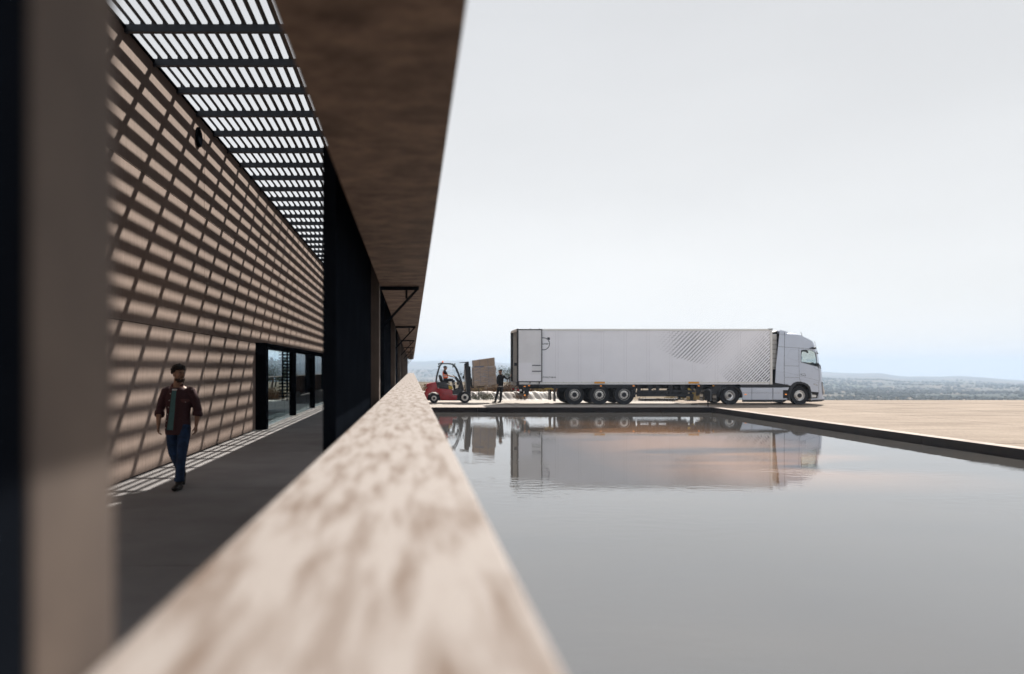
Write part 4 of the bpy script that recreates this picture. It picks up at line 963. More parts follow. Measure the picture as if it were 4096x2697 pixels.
tag(lbl, 'blue printed tape strip below the tilted top carton', 'tape')
for x, nm_ in ((.37, 'left'), (.82, 'right')):
    s_ = MB().box(x, x+.014, .018, .024, .13, 1.60).box(x, x+.014, .025, 1.08, 1.606, 1.612).build('strap', 'strap_blue', None); s_.location = cargo_loc(0, 0, 0); s_.rotation_euler = (0, PT, 0)
    tag(s_, f'thin blue strap round the cartons, {nm_} one of two', 'strap')

# stretch film round the stack
wf = bpy.data.materials.new('stretch_film'); wf.use_nodes = True; t = wf.node_tree; t.nodes.clear()
o_ = N(t, 'ShaderNodeOutputMaterial'); tr = N(t, 'ShaderNodeBsdfTransparent'); pb = N(t, 'ShaderNodeBsdfPrincipled'); pb.inputs['Base Color'].default_value = (.62, .62, .66, 1); pb.inputs['Roughness'].default_value = .22
tcw = N(t, 'ShaderNodeTexCoord'); mpw = N(t, 'ShaderNodeMapping'); mpw.inputs['Scale'].default_value = (1.2, 1.2, 9); t.links.new(tcw.outputs['Object'], mpw.inputs[0])
nw = N(t, 'ShaderNodeTexNoise'); nw.inputs['Scale'].default_value = 2.2; nw.inputs['Detail'].default_value = 5; t.links.new(mpw.outputs[0], nw.inputs['Vector'])
mw = N(t, 'ShaderNodeMapRange'); mw.inputs['From Min'].default_value = .42; mw.inputs['From Max'].default_value = .7; mw.inputs['To Min'].default_value = .05; mw.inputs['To Max'].default_value = .55; t.links.new(nw.outputs['Fac'], mw.inputs[0])
xw = N(t, 'ShaderNodeMixShader'); t.links.new(mw.outputs[0], xw.inputs[0]); t.links.new(tr.outputs[0], xw.inputs[1]); t.links.new(pb.outputs[0], xw.inputs[2]); t.links.new(xw.outputs[0], o_.inputs[0])
fm = MB(); ringz = [.14 + .105*k for k in range(11)]; nn = 40; rg = []
def rect_pt(t_):
    a, b, c, d = -.02, 1.255, .012, 1.085; per = [(a, c), (b, c), (b, d), (a, d)]; k = int(t_*4) % 4; f_ = t_*4 - int(t_*4); p, q_ = per[k], per[(k+1) % 4]
    return (lerp(p[0], q_[0], f_), lerp(p[1], q_[1], f_))
for z_ in ringz:
    rg.append([fm.bm.verts.new((*[c_ + .006*noise.noise(Vector((k*.9, z_*14, i_))) for i_, c_ in enumerate(rect_pt(k/nn))], z_)) for k in range(nn)])
for a_, b_ in zip(rg, rg[1:]):
    for k in range(nn): fm.bm.faces.new((a_[k], a_[(k+1) % nn], b_[(k+1) % nn], b_[k]))
film = fm.build('stretch_film', wf, None, smooth=.6); film.location = cargo_loc(0, 0, 0); film.rotation_euler = (0, PT, 0)
tag(film, 'clear crinkled stretch film wrapped round the lower cartons on the pallet', 'film')
# ================================================================== PEOPLE
def V(*a): return Vector(a)
def make_hand(mb, wrist, d, palm_n, side, L=.185, curl=.9, r=.0085):
    """palm, four unequal bent fingers and a thumb; d: where the hand points, palm_n: where the palm faces, side: towards the thumb."""
    d = d.normalized(); side = (side - d*side.dot(d)).normalized(); n0 = side.cross(d)
    if n0.dot(palm_n) < 0: n0 = -n0
    pl = L*.52
    mb.tube([wrist - d*.02, wrist + d*pl*.3, wrist + d*pl*.75, wrist + d*pl], [(.026, .02), (.036, .02), (.043, .019), (.040, .015)], 10, side=side)
    for o, ln in ((.030, .070), (.0105, .080), (-.0105, .075), (-.030, .058)):
        pts = [wrist + d*pl*.93 + side*o]; a = 0
        for s_ in (.42, .33, .25):
            a += curl*.62; pts.append(pts[-1] + (d*math.cos(a) + n0*math.sin(a))*ln*s_)
        mb.tube(pts, [r*1.1, r*1.05, r, r*.8], 7, side=side)
    t0 = wrist + d*pl*.25 + side*.03; t1 = t0 + (d*.6 + side*.7).normalized()*.038; t2 = t1 + (d*.85 + n0*.45 + side*.05).normalized()*.03; t3 = t2 + (d*.7 + n0*.7 - side*.15).normalized()*.024
    mb.tube([t0, t1, t2, t3], [.013, .0115, .0105, .008], 8)
def head(mb, c, yaw, pitch=0, s=1.0):
    """skull, jaw, nose, ears; face looks along -y before turning. c is the head centre (mid height)."""
    M = Matrix.Translation(c) @ Matrix.Rotation(yaw, 4, 'Z') @ Matrix.Rotation(pitch, 4, 'X')
    def P(*a): return M @ (Vector(a)*s)
    sub = MB()
    sub.sphere((0, .012, .030), .098, 3, (.79, 1.0, .86))           # skull
    sub.sphere((0, -.012, -.028), .075, 3, (.86, .96, 1.05))        # face
    sub.sphere((0, -.040, -.085), .042, 2, (1.05, .95, .75))        # chin and jaw
    sub.tube([(0, -.086, .012), (0, -.100, -.012), (0, -.108, -.030), (0, -.092, -.038)], [(.008, .008), (.011, .012), (.016, .013), (.012, .008)], 8, side=(1, 0, 0))
    sub.sphere((0, -.078, .030), .020, 2, (2.3, .6, .5))            # brow
    for x in (-1, 1):
        sub.sphere((x*.078, .012, -.012), .030, 2, (.32, .62, 1.05))
        sub.sphere((x*.036, -.066, -.022), .024, 2, (1, .6, .8))
    sub.sphere((0, -.085, -.060), .017, 2, (1.45, .55, .55))        # lips
    for v in sub.bm.verts: v.co = M @ (v.co*s)
    vm = {}
    for v in sub.bm.verts: vm[v] = mb.bm.verts.new(v.co)
    for f in sub.bm.faces: mb.bm.faces.new([vm[v] for v in f.verts])
    sub.bm.free()
    return P
def feet(mb, ankle, toe_dir, L=.27, up=V(0, 0, 1), w=.046, drop=.085):
    t = toe_dir.normalized(); side = t.cross(up).normalized(); b = ankle - up*drop
    mb.tube([ankle + up*.05, ankle, ankle - up*.045 + t*.015], [(.052, .058), (.050, .06), (.05, .07)], 12, side=side)
    mb.tube([b - t*.075 + up*.03, b - t*.06 + up*.032, b + t*.03 + up*.045, b + t*.10 + up*.042, b + t*.165 + up*.032, b + t*(L-.075) + up*.026],
            [(.020, .02), (w*.85, .034), (w*.95, .048), (w*1.08, .042), (w, .032), (w*.5, .018)], 12, side=side)
# ---------------------------------------------------------------- walking man
PX = .000645
def pa(cx, cy): return ((cx-590)*PX, 1.766 - (cy-120)*PX)     # upper crop
def pb(cx, cy): return ((cx-590)*PX, .977 - cy*PX)           # lower crop
MAN = thing('person', 'walking person in open plum shirt, teal tee and blue jeans looking sideways', 'person', (-3.36, 11.45, 0))
m_ = MB()
hc = V(.012, -.02, 1.632)
HP = head(m_, hc, R(52), R(-3), 1.0)
m_.tube([(-.02, .02, 1.42), (-.012, .005, 1.50), (.0, .0, 1.58)], [(.070, .062), (.058, .060), (.055, .062)], 14, side=(1, 0, 0))
m_.tube([(0, .02, .86), (0, .01, 1.05), (0, .01, 1.25), (0, .02, 1.40), (-.005, .02, 1.46)], [(.145, .10), (.135, .095), (.16, .105), (.165, .09), (.08, .06)], 18, side=(1, 0, 0))
RE, RWp = V(-.272, .03, 1.115), V(-.252, -.11, .905)           # his right arm (left in the picture)
LE, LWp = V(.270, .05, 1.110), V(.252, .02, .900)
m_.tube([(-.185, .02, 1.415), RE, RWp], [(.050, .052), (.040, .045), (.026, .030)], 12, side=(1, 0, 0))
m_.tube([RE, (RE+RWp)/2 + V(-.004, 0, .03), RWp], [.039, .041, .027], 12)
m_.tube([(.190, .02, 1.415), LE, LWp], [(.050, .052), (.040, .045), (.026, .030)], 12, side=(1, 0, 0))
m_.tube([LE, (LE+LWp)/2 + V(.004, 0, .03), LWp], [.039, .041, .027], 12)
make_hand(m_, RWp, V(.02, -.10, -1), V(1, .15, 0), V(.15, -1, 0), curl=.85)
make_hand(m_, LWp, V(-.05, .0, -1), V(-1, .15, 0), V(-.15, -1, 0), curl=.75)
for hx, kn, an in ((.09, V(.086, -.13, .50), V(.068, -.20, .10)), (-.09, V(-.080, .04, .49), V(-.052, .40, .16))):
    m_.tube([(hx, .01, .90), kn, an], [.075, .05, .04], 12)
obj('body', remesh(m_, .0075, 3), 'skin_tan', MAN)
# jeans
m_ = MB()
m_.tube([(0, .012, .80), (0, .012, .86), (0, .015, .95)], [(.168, .118), (.172, .125), (.160, .115)], 22, side=(1, 0, 0))
m_.tube([(.088, .0, .90), (.090, -.02, .78), (.090, -.08, .62), (.088, -.125, .50), (.080, -.155, .36), (.074, -.185, .20), (.070, -.198, .115)], [(.088, .105), (.088, .108), (.080, .090), (.070, .078), (.067, .072), (.064, .07), (.068, .074)], 18, side=(1, 0, 0))
m_.tube([(-.088, .012, .90), (-.088, .015, .78), (-.088, .02, .64), (-.084, .045, .50), (-.072, .16, .38), (-.062, .28, .26), (-.056, .36, .185)], [(.088, .105), (.088, .108), (.082, .092), (.072, .08), (.068, .074), (.062, .068), (.064, .068)], 18, side=(1, 0, 0))
for z, y, x in ((.13, -.20, .070), (.155, -.195, .071)): m_.tube([(x, y, z-.012), (x, y, z+.012)], [(.071, .077), (.071, .077)], 18, side=(1, 0, 0))
obj('jeans', remesh(m_, .009, 2), 'denim', MAN)
# boots
m_ = MB(); feet(m_, V(.068, -.20, .105), V(-.10, -1, 0), .275, w=.048, drop=.102)
obj('boot', remesh(m_, .008, 2), 'boot_leather', MAN)
m_ = MB(); feet(m_, V(-.050, .385, .165), V(.12, -.72, -.55), .27, V(0, -.5, .75).normalized(), drop=.10)
obj('boot', remesh(m_, .008, 2), 'boot_leather', MAN)
# shirt
m_ = MB()
TOR = [(.765, .180, .140), (.85, .186, .146), (.95, .178, .136), (1.08, .172, .120), (1.22, .186, .124), (1.34, .192, .118), (1.405, .170, .100), (1.44, .095, .074)]
m_.tube([(-.008 + .008*(z > 1), .012, z) for z, a, b in TOR], [(a, b) for z, a, b in TOR], 26, side=(1, 0, 0))
for sx, E, Wr in ((-1, RE, RWp), (1, LE, LWp)):
    sh = V(sx*.175, .02, 1.385); low = E + (Wr - E)*.22
    m_.tube([sh + V(-sx*.06, 0, .02), sh, (sh+E)/2 + V(sx*.008, 0, .0), E, low], [(.060, .075), (.074, .088), (.068, .076), (.060, .066), (.062, .066)], 16, side=(1, 0, 0))
    m_.tube([E + (Wr-E)*.08, E + (Wr-E)*.14, E + (Wr-E)*.34, E + (Wr-E)*.40], [(.060, .064), (.073, .077), (.073, .077), (.062, .066)], 16, side=(1, 0, 0))
shirt = obj('shirt', remesh(m_, .009, 2), 'shirt_plum', MAN)
def front_y(x, z, off=.004):
    a = interp([(t_[0], t_[1]) for t_ in TOR], z); b = interp([(t_[0], t_[2]) for t_ in TOR], z)
    return .012 - b*math.sqrt(max(.05, 1 - (x/a)**2)) - off
def front_strip(name, m, edges, parent, off=.004, n=6):
    mb = MB(); rows_ = []
    for z, xl, xr in edges: rows_.append([mb.bm.verts.new((lerp(xl, xr, k/n), front_y(lerp(xl, xr, k/n), z, off), z)) for k in range(n+1)])
    for r0, r1 in zip(rows_, rows_[1:]):
        for k in range(n): mb.bm.faces.new((r0[k], r0[k+1], r1[k+1], r1[k]))
    return mb.build(name, m, parent, smooth=3.2)
def ex(pts, fn): return [(fn(0, cy)[1], fn(a, cy)[0], fn(b, cy)[0]) for cy, a, b in pts]
front_strip('tee', 'tee_teal', ex([(690, 492, 606), (900, 470, 590), (1100, 445, 578), (1300, 415, 562), (1500, 385, 548), (1560, 372, 545)], pa), MAN, .012)
front_strip('tee_collar', 'tee_white', ex([(655, 490, 610), (690, 496, 606)], pa), MAN, .016)
for sgn, pts in ((-1, ((450, 545), (395, 650), (455, 640), (500, 600), (478, 530))), (1, ((705, 530), (735, 650), (700, 610), (640, 590), (660, 560)))):
    mb = MB(); P_ = [pa(*p) for p in pts]; mb.face([(x, (front_y(x, z, .012) if z < 1.44 else lerp(front_y(x, 1.44, .012), .0, min(1, (z-1.44)/.08))), z) for x, z in P_]); mb.build('collar', 'collar_plum', MAN)
TE = [(690, 492, 606), (900, 470, 590), (1100, 445, 578), (1300, 415, 562), (1500, 385, 548), (1580, 372, 545)]
front_strip('placket', 'shirt_plum', ex([(cy_, a-34, a+4) for cy_, a, b in TE], pa), MAN, .017)
front_strip('placket', 'shirt_plum', ex([(cy_, b-6, b+34) for cy_, a, b in TE], pa), MAN, .017)
mb = MB()
for cx, cy_ in ((476, 758), (454, 907), (431, 1060), (408, 1215), (378, 1365), (352, 1515)):
    x, z = pa(cx-10, cy_); mb.sphere((x, front_y(x, z, .018), z), .0085, 1)
x, z = pa(785, 948); mb.sphere((x, front_y(x, z, .006), z), .006, 1)
mb.build('buttons', 'button_white', MAN, kind='stuff')
front_strip('pocket_flap', 'collar_plum', ex([(880, 690, 880), (905, 690, 878), (940, 715, 850), (962, 760, 800)], pa), MAN, .004)
# hair, beard, eyes
rs = random.Random(5); mb = MB()
def headpt(v): return HP(*v)
for _ in range(520):
    a = rs.uniform(0, 2*math.pi); e_ = rs.uniform(-.2, 1.0); e_ = math.asin(max(-1, min(1, e_)))
    v = V(math.cos(a)*math.cos(e_), math.sin(a)*math.cos(e_), math.sin(e_))
    if v.z < .34 and v.y < -.35: continue
    if v.z < -.05 and abs(v.x) > .55 and v.y < .1: continue
    rr_ = .1 + (.022 if v.z > .35 else .006)*rs.random() + (.012 if v.z > .5 and v.y < 0 else 0)
    p = V(v.x*.79*rr_, v.y*rr_ + .012, v.z*.86*rr_ + .032)
    mb.sphere(headpt(p), rs.uniform(.009, .017), 1)
obj('hair', mb.mesh('hair', smooth=3.2), 'hair_dark', MAN)
mb = MB()
for _ in range(420):
    a = rs.uniform(-1.5, 1.5); t_ = rs.uniform(-.065, -.118)
    x, y_ = math.sin(a)*.068*(1 + .1*(t_ > -.08)), -.010 - math.cos(a)*.075
    if t_ > -.08 and abs(a) < .55: continue
    if t_ < -.10: x *= .75; y_ = -.022 - math.cos(a)*.055
    mb.sphere(headpt((x, y_, t_)), .0065, 1)
for k in range(14): mb.sphere(headpt((-.028 + .004*k, -.094 + abs(k-7)*.0014, -.048)), .0055, 1)
for x in (-1, 1):
    for k in range(8): mb.sphere(headpt((x*(.018 + .004*k), -.088 + .0012*k, .018 + .001*(4-abs(k-4)))), .0045, 1)
obj('beard', mb.mesh('beard', smooth=3.2), 'beard_dark', MAN, kind='stuff')
mb = MB()
for x in (-1, 1): mb.sphere(headpt((x*.032, -.083, -.002)), .0085, 1, (1.2, 1, .7))
obj('eyes', mb.mesh('eyes', smooth=3.2), 'hair_dark', MAN)
# ---------------------------------------------------------------- worker at the trailer
def cap_mesh(P, brim=1):
    mb = MB(); sub = MB()
    sub.sphere((0, .012, .040), .108, 2, (.80, 1.0, .80))
    sub.tube([(0, -.085, .055), (0, -.12, .05), (0, -.165, .038)], [(.068, .010), (.066, .008), (.045, .004)], 12, side=(1, 0, 0))
    for v in sub.bm.verts:
        if v.co.z < .035 and v.co.y > -.1: v.co.z = .035
        v.co = P(*v.co)
    return sub
WK = thing('person', 'person in black jacket, trousers and cap with one arm on the trailer', 'person', (4.86, 44.15, ZY))
m_ = MB()
HPw = head(m_, V(.045, .0, 1.735), R(-75), 0, 1.05)
m_.tube([(.07, .03, 1.53), (.06, .02, 1.60), (.05, .01, 1.68)], [(.07, .065), (.062, .062), (.06, .065)], 12, side=(0, 1, 0))
m_.tube([(.05, .02, .92), (.05, .02, 1.2), (.06, .02, 1.45), (.07, .02, 1.54)], [(.15, .11), (.16, .12), (.18, .11), (.09, .07)], 16, side=(.8, -.6, 0))
wr = V(.585, .02, 1.45)
m_.tube([(.21, .0, 1.47), (.42, -.02, 1.315), wr], [.055, .045, .03], 12)
make_hand(m_, wr, V(.45, .1, 1), V(1, .1, -.3), V(-.2, -1, 0), curl=.35)
m_.tube([(-.09, -.02, 1.47), (-.13, -.08, 1.2), (-.12, -.16, 1.0)], [.055, .045, .03], 12)
make_hand(m_, V(-.12, -.16, 1.0), V(.1, -.1, -1), V(1, .2, 0), V(0, -1, 0), curl=.6)
obj('body', remesh(m_, .011, 2), 'skin_pale', WK)
m_ = MB()
m_.tube([(.045, .02, .93), (.045, .02, 1.0), (.048, .02, 1.2), (.055, .02, 1.38), (.065, .02, 1.50), (.07, .02, 1.58)], [(.175, .125), (.17, .125), (.178, .13), (.20, .13), (.17, .11), (.085, .08)], 20, side=(.8, -.6, 0))
m_.tube([(.14, .0, 1.48), (.24, .0, 1.465), (.34, -.01, 1.375), (.43, -.02, 1.315), (.51, .0, 1.375), wr - V(.02, 0, .02)], [.075, .078, .066, .062, .054, .046], 14)
m_.tube([(-.05, -.02, 1.49), (-.11, -.03, 1.42), (-.14, -.08, 1.2), (-.12, -.15, 1.03)], [.07, .072, .06, .046], 14)
obj('jacket', remesh(m_, .012, 2), 'black_cloth', WK)
MB().tube([(.045, .02, .895), (.045, .02, .935)], [(.166, .118), (.170, .122)], 20, side=(.8, -.6, 0)).build('tee_hem', 'tee_white', WK)
m_ = MB()
m_.tube([(.045, .02, .82), (.045, .02, .90)], [(.16, .115), (.158, .112)], 18, side=(.8, -.6, 0))
m_.tube([(.12, .03, .88), (.10, .03, .70), (.075, .02, .50), (.065, .02, .28), (.04, .02, .12)], [.092, .09, .078, .07, .066], 14)
m_.tube([(-.035, .0, .88), (-.085, -.02, .70), (-.14, -.04, .50), (-.20, -.05, .28), (-.235, -.05, .12)], [.09, .088, .076, .07, .066], 14)
obj('trousers', remesh(m_, .012, 2), 'black_cloth', WK)
m_ = MB(); feet(m_, V(.03, .02, .095), V(-1, -.6, 0)); obj('boot', remesh(m_, .01, 2), 'boot_leather', WK); m_ = MB(); feet(m_, V(-.245, -.05, .095), V(-1, -.2, 0))
obj('boot', remesh(m_, .01, 2), 'boot_leather', WK)
obj('cap', cap_mesh(HPw).mesh('cap', smooth=3.2), 'black_cloth', WK)
mb = MB()
for _ in range(60):
    a = rs.uniform(-1.3, 1.3); t_ = rs.uniform(-.05, -.115); mb.sphere(HPw(math.sin(a)*.066, -.012 - math.cos(a)*.072, t_), .009, 1)
obj('beard', mb.mesh('beard', smooth=3.2), 'beard_dark', WK)
# ---------------------------------------------------------------- forklift driver
DR = thing('person', 'seated driver in orange safety vest and black cap inside the red forklift', 'person', (1.21, YF, ZY))
yc = .57
def pd(cx, cy, y=yc): x, z = p5(cx, cy); return V(x, y, z)
m_ = MB()
HPd = head(m_, pd(733, 372), R(90), R(-2), 1.0)
m_.tube([pd(712, 462), pd(718, 430), pd(725, 395)], [(.07, .065), (.06, .06), (.055, .06)], 12, side=(0, 1, 0))
m_.tube([pd(740, 745), pd(735, 640), pd(712, 520), pd(708, 460)], [(.16, .11), (.15, .11), (.17, .10), (.10, .07)], 16, side=(0, 1, 0))
for sy, hy in ((-.19, -.10), (.19, .10)):
    el, wp = pd(800, 580, yc + sy*1.15), pd(935, 622, yc + hy*1.2)
    m_.tube([pd(705, 475, yc+sy), el, wp], [.055, .044, .028], 12)
    m_.tube([el, (el+wp)/2, wp], [.044, .042, .028], 12)
    make_hand(m_, wp, V(1, 0, -.1), V(0, -sy, -.6), V(0, -sy*3, .6), curl=.7)
obj('body', remesh(m_, .011, 2), 'skin_tan', DR)
m_ = MB()
m_.tube([pd(735, 760), pd(733, 660), pd(722, 560), pd(710, 480), pd(710, 445)], [(.17, .125), (.165, .12), (.18, .12), (.165, .105), (.08, .07)], 18, side=(0, 1, 0))
for sy in (-.19, .19): m_.tube([pd(705, 470, yc+sy*.7), pd(710, 480, yc+sy), pd(775, 545, yc+sy*1.12)], [.075, .078, .066], 14)
obj('tee', remesh(m_, .012, 2), 'navy_cloth', DR)
m_ = MB()
m_.tube([pd(745, 665), pd(740, 640), pd(722, 560), pd(708, 490), pd(705, 455)], [(.19, .145), (.185, .142), (.19, .137), (.135, .118), (.09, .085)], 20, side=(0, 1, 0))
vest = obj('vest', remesh(m_, .012, 2), 'vest_orange', DR)
for a_, b_ in (((738, 628), (735, 604)), ((727, 582), (724, 562))):
    MB().tube([pd(*a_), pd(*b_)], [(.196, .152), (.194, .149)], 24, side=(0, 1, 0), cap=False).build('reflective_band', 'reflective', vest)
m_ = MB()
m_.tube([pd(745, 770), pd(742, 715)], [(.17, .13), (.165, .125)], 16, side=(0, 1, 0))
kn_ = []
for sy in (-.10, .12):
    m_.tube([pd(745, 735, yc+sy), pd(860, 720, yc+sy*1.3), pd(955, 722, yc+sy*1.4)], [.092, .085, .075], 14)
    m_.tube([pd(958, 725, yc+sy*1.4), pd(975, 850, yc+sy*1.4), pd(1000, 960, yc+sy*1.4)], [.075, .068, .058], 14)
tr_ = obj('trousers', remesh(m_, .012, 2), 'navy_cloth', DR)
for sy in (-.10, .12):
    for c0_, c1_ in (((964, 800), (968, 815)), ((973, 840), (977, 856))): MB().tube([pd(*c0_, yc+sy*1.4), pd(*c1_, yc+sy*1.4)], [.078, .077], 16).build('reflective_band', 'reflective', tr_)
for sy in (-.10, .12):
    m_ = MB(); feet(m_, pd(1005, 965, yc+sy*1.4), V(1, 0, .22), up=V(-.22, 0, 1).normalized())
    obj('boot', remesh(m_, .01, 2), 'boot_leather', DR)
obj('cap', cap_mesh(HPd).mesh('cap', smooth=3.2), 'black_cloth', DR)
# ================================================================== PERIPHERAL THINGS
def shrub(name, label, cat, loc, h, w, m, n=260, stem='bark', group=None, up=.7, blade=.05, depth=None, seed=0):
    rs = random.Random(seed); mb = MB(); depth = depth or w
    for _ in range(n):
        a = rs.uniform(0, 6.283); rad = math.sqrt(rs.random()); bx_, by_ = math.cos(a)*rad*w*.5, math.sin(a)*rad*depth*.5
        hz = h*(1 - .55*rad*rad)*rs.uniform(.35, 1.05)
        z0 = hz*rs.uniform(0, .75); lean = V(bx_*.5 + rs.gauss(0, .12)*w, by_*.5 + rs.gauss(0, .12)*w, 0)
        p0 = V(bx_, by_, z0) ; p1 = p0 + V(lean.x*(1-up), lean.y*(1-up), (hz - z0)*.9 + .03)
        s_ = V(rs.gauss(0, 1), rs.gauss(0, 1), rs.gauss(0, .4)).normalized()*blade*rs.uniform(.4, 1.1)
        mb.face([p0 - s_*.4, p0 + s_*.4, p1 + s_*.2]); mb.face([p1 - s_, p1 + s_ + V(0, 0, blade), p1 + V(0, 0, -blade*2)])
    T_ = thing(name, label, cat, loc, group=group); mb.build('foliage', m, T_)
    st = MB()
    for _ in range(6):
        a = rs.uniform(0, 6.283); st.tube([(0, 0, 0), (math.cos(a)*w*.2, math.sin(a)*depth*.2, h*.6)], [.012, .004], 5)
    st.build('stem', stem, T_); return T_
def at(u, v, y): return ((u-1648)/3185.8*y, y, 1.70 - (v-1478)/3185.8*y)
# ---- pond liner over the bank behind the yard
YB = 48.6
mb = MB(); nx, nyy = 260, 14; grid = []
x0, x1 = -1.5, 13.0
for i in range(nx+1):
    x = lerp(x0, x1, i/nx); col_ = []
    topz = .46 + .04*noise.noise(V(x*.5, 0, 0)) - .30*sstep(9.6, 11.8, x)
    for j in range(nyy+1):
        t_ = j/nyy; y_ = YB + .75*t_**.8; z = ZY - .05 + (topz+.05)*sstep(-.05, 1.0, t_)
        fold = (1 - 2.6*abs(noise.noise(V(x*2.1 + t_*1.4, t_*.5, 2)))) + .7*(1 - 2.6*abs(noise.noise(V(x*4.7 + t_*2.6, t_*.6, 5))))
        col_.append(mb.bm.verts.new((x, y_ - .038*fold*math.sin(math.pi*min(1, t_*1.05+.05)), z + .03*fold*t_)))
    col_.append(mb.bm.verts.new((x, YB+1.6, ZY + topz - .15)))
    grid.append(col_)
for a, b in zip(grid, grid[1:]):
    for j in range(nyy+1): mb.bm.faces.new((a[j], b[j], b[j+1], a[j+1]))
tag(mb.build('pond_liner', 'pond_liner', None, smooth=3.2), 'wrinkled pale pond liner draped over the bank behind the yard', 'liner')
# ---- thin fence along the bank: posts with one wire
FN = thing('wire_fence', 'thin dark wire fence on slim posts standing before the pale liner', 'fence', (0, 48.4, ZY))
xs_f = [.9, 2.35, 4.05, 5.45, 6.85, 8.3, 9.8, 11.3, 12.8]
for x in xs_f: MB().cyl((x, 0, 0), (x, 0, .78), .022, n=8).build('post', 'fence_dark', FN)
for z in (.72,): MB().cyl((xs_f[0], 0, z), (xs_f[-1], 0, z), .004, n=5).build('wire', 'fence_dark', FN)
# ---- dry shrubs behind the liner, each its own plant
rs = random.Random(11)
places = [(1700, 'rust'), (1960, 'rust'), (1985, 'rust'), (2020, 'rust'), (2050, 'brush'), (2075, 'rust'), (2135, 'rust'), (2160, 'straw'), (2195, 'rust'), (2235, 'rust'), (2275, 'rust'), (1915, 'straw'), (1885, 'rust')]
words = ['left of the forklift', 'first behind the pallet load', 'second behind the pallet load', 'third behind the pallet load', 'taller one behind the standing worker', 'just right of the standing worker', 'left one under the trailer tail', 'paler one under the trailer tail', 'right of the pale one under the trailer tail', 'by the trailer mudflap', 'before the first trailer wheel', 'pale tuft right of the mast', 'rusty tuft right of the mast']
for i, ((u, kd), w_) in enumerate(zip(places, words)):
    x, y_, z = at(u, 1570, 50.6 + rs.uniform(0, .8)); h = {'rust': .62, 'brush': .95, 'straw': .55}[kd]*rs.uniform(.85, 1.15)
    shrub('dry_shrub', f'dry {"pale straw" if kd == "straw" else "rust brown"} shrub above the liner, {w_}', 'shrub', (x, y_, ZY+.15), h+.15, rs.uniform(.9, 1.3), {'rust': 'dry_grass', 'brush': 'brush_brown', 'straw': 'straw'}[kd], 420, group='dry shrubs on the bank', seed=i, blade=.045)
for i, (u, w_, h, wd) in enumerate(((1935, 'wide olive tuft at the foot of the liner by the forklift mast', .55, 1.3), (2085, 'bare brown tuft at the foot of the liner under the tail lamps', .6, .7))):
    x, y_, z = at(u, 1598, 48.35); shrub('weed_clump', w_, 'weeds', (x, y_, ZY), h, wd, 'leaf_olive' if i == 0 else 'brush_brown', 260, seed=40+i, blade=.03, up=.2)
for i, (u, w_, h, wd, yy) in enumerate(((2785, 'left', .95, .9, 50), (2800, 'second', .75, 1.0, 49.2), (2812, 'third', .9, 1.1, 50.5), (2770, 'short front', .35, 1.2, 48.8), (2700, 'low pale', .35, 1.2, 49.2))):
    x, y_, z = at(u, 1598, yy); shrub('straw_clump', f'tall dry straw clump behind the truck tail, {w_} one', 'grass clump', (x, y_, ZY-.15), h+.15, wd, 'straw', 420, group='straw clumps behind the truck', seed=60+i, blade=.03)
# ---- trees on the field, seen under the trailer and between loads
def tree(label, u, vbase, y_, h, w, m, seed):
    x, _, z = at(u, vbase, y_); rs = random.Random(seed); z = terrain_z(x, y_)
    T_ = thing('tree', label, 'tree', (x, y_, z), group='trees on the field beyond the bank')
    MB().tube([(0, 0, -.3), (.05*h, 0, h*.25), (0, .03*h, h*.55)], [h*.04, h*.03, h*.015], 8).build('trunk', 'bark', T_)
    lb = MB()
    for k in range(5): a = k*1.3; lb.tube([(0, 0, h*.28), (math.cos(a)*w*.2, math.sin(a)*w*.2, h*.5), (math.cos(a)*w*.33, math.sin(a)*w*.33, h*.68)], [h*.018, h*.012, h*.005], 6)
    lb.build('limbs', 'bark', T_)
    mb = MB(); cl = [(V(rs.gauss(0, .22)*w, rs.gauss(0, .22)*w, h*rs.uniform(.38, .85)), rs.uniform(.14, .24)*w) for _ in range(16)]
    for c, r_ in cl:
        for _ in range(130):
            d = V(rs.gauss(0, 1), rs.gauss(0, 1), rs.gauss(0, 1)).normalized()*r_*rs.random()**.33; p = c + d
            a_ = V(rs.gauss(0, 1), rs.gauss(0, 1), rs.gauss(0, 1)).normalized()*.03*h; b_ = V(rs.gauss(0, 1), rs.gauss(0, 1), rs.gauss(0, 1)).normalized()*.03*h
            mb.face([p - a_, p + b_, p + a_, p - b_])
    mb.build('crown', m, T_)
tree('round grey green tree seen under the trailer, left of three', 2571, 1560, 118, 2.6, 3.4, 'leaf_green', 1)
tree('bushy grey green tree seen under the trailer, middle of three', 2645, 1560, 112, 3.0, 3.0, 'leaf_green', 2)
tree('small grey green tree seen under the trailer, right of three', 2668, 1560, 116, 2.6, 2.6, 'leaf_olive', 3)
tree('broad dark green tree behind the standing worker', 2036, 1540, 135, 2.4, 6.5, 'leaf_green', 4)
tree('lower green tree right of the one behind the standing worker', 2066, 1550, 125, 1.8, 5.5, 'leaf_olive', 5)
tree('low green tree behind the raised pallet load', 1905, 1550, 130, 1.4, 5.0, 'leaf_olive', 6)
tree('tall dark tree seen through the glazed entrance', 1085, 1520, 92, 3.6, 4.2, 'leaf_green', 7)
tree('lower dark tree beside the tall one seen through the entrance', 1100, 1520, 100, 3.0, 4.5, 'leaf_olive', 8)
for i, u in enumerate((1068, 1082, 1096)):
    x, y_, z = at(u, 1560, 52); shrub('dry_shrub', f'rust brown shrub seen through the glazed entrance, {("left", "middle", "right")[i]} one', 'shrub', (x, y_, -.35), .9, 1.3, 'dry_grass', 300, group='shrubs seen through the glass', seed=80+i)
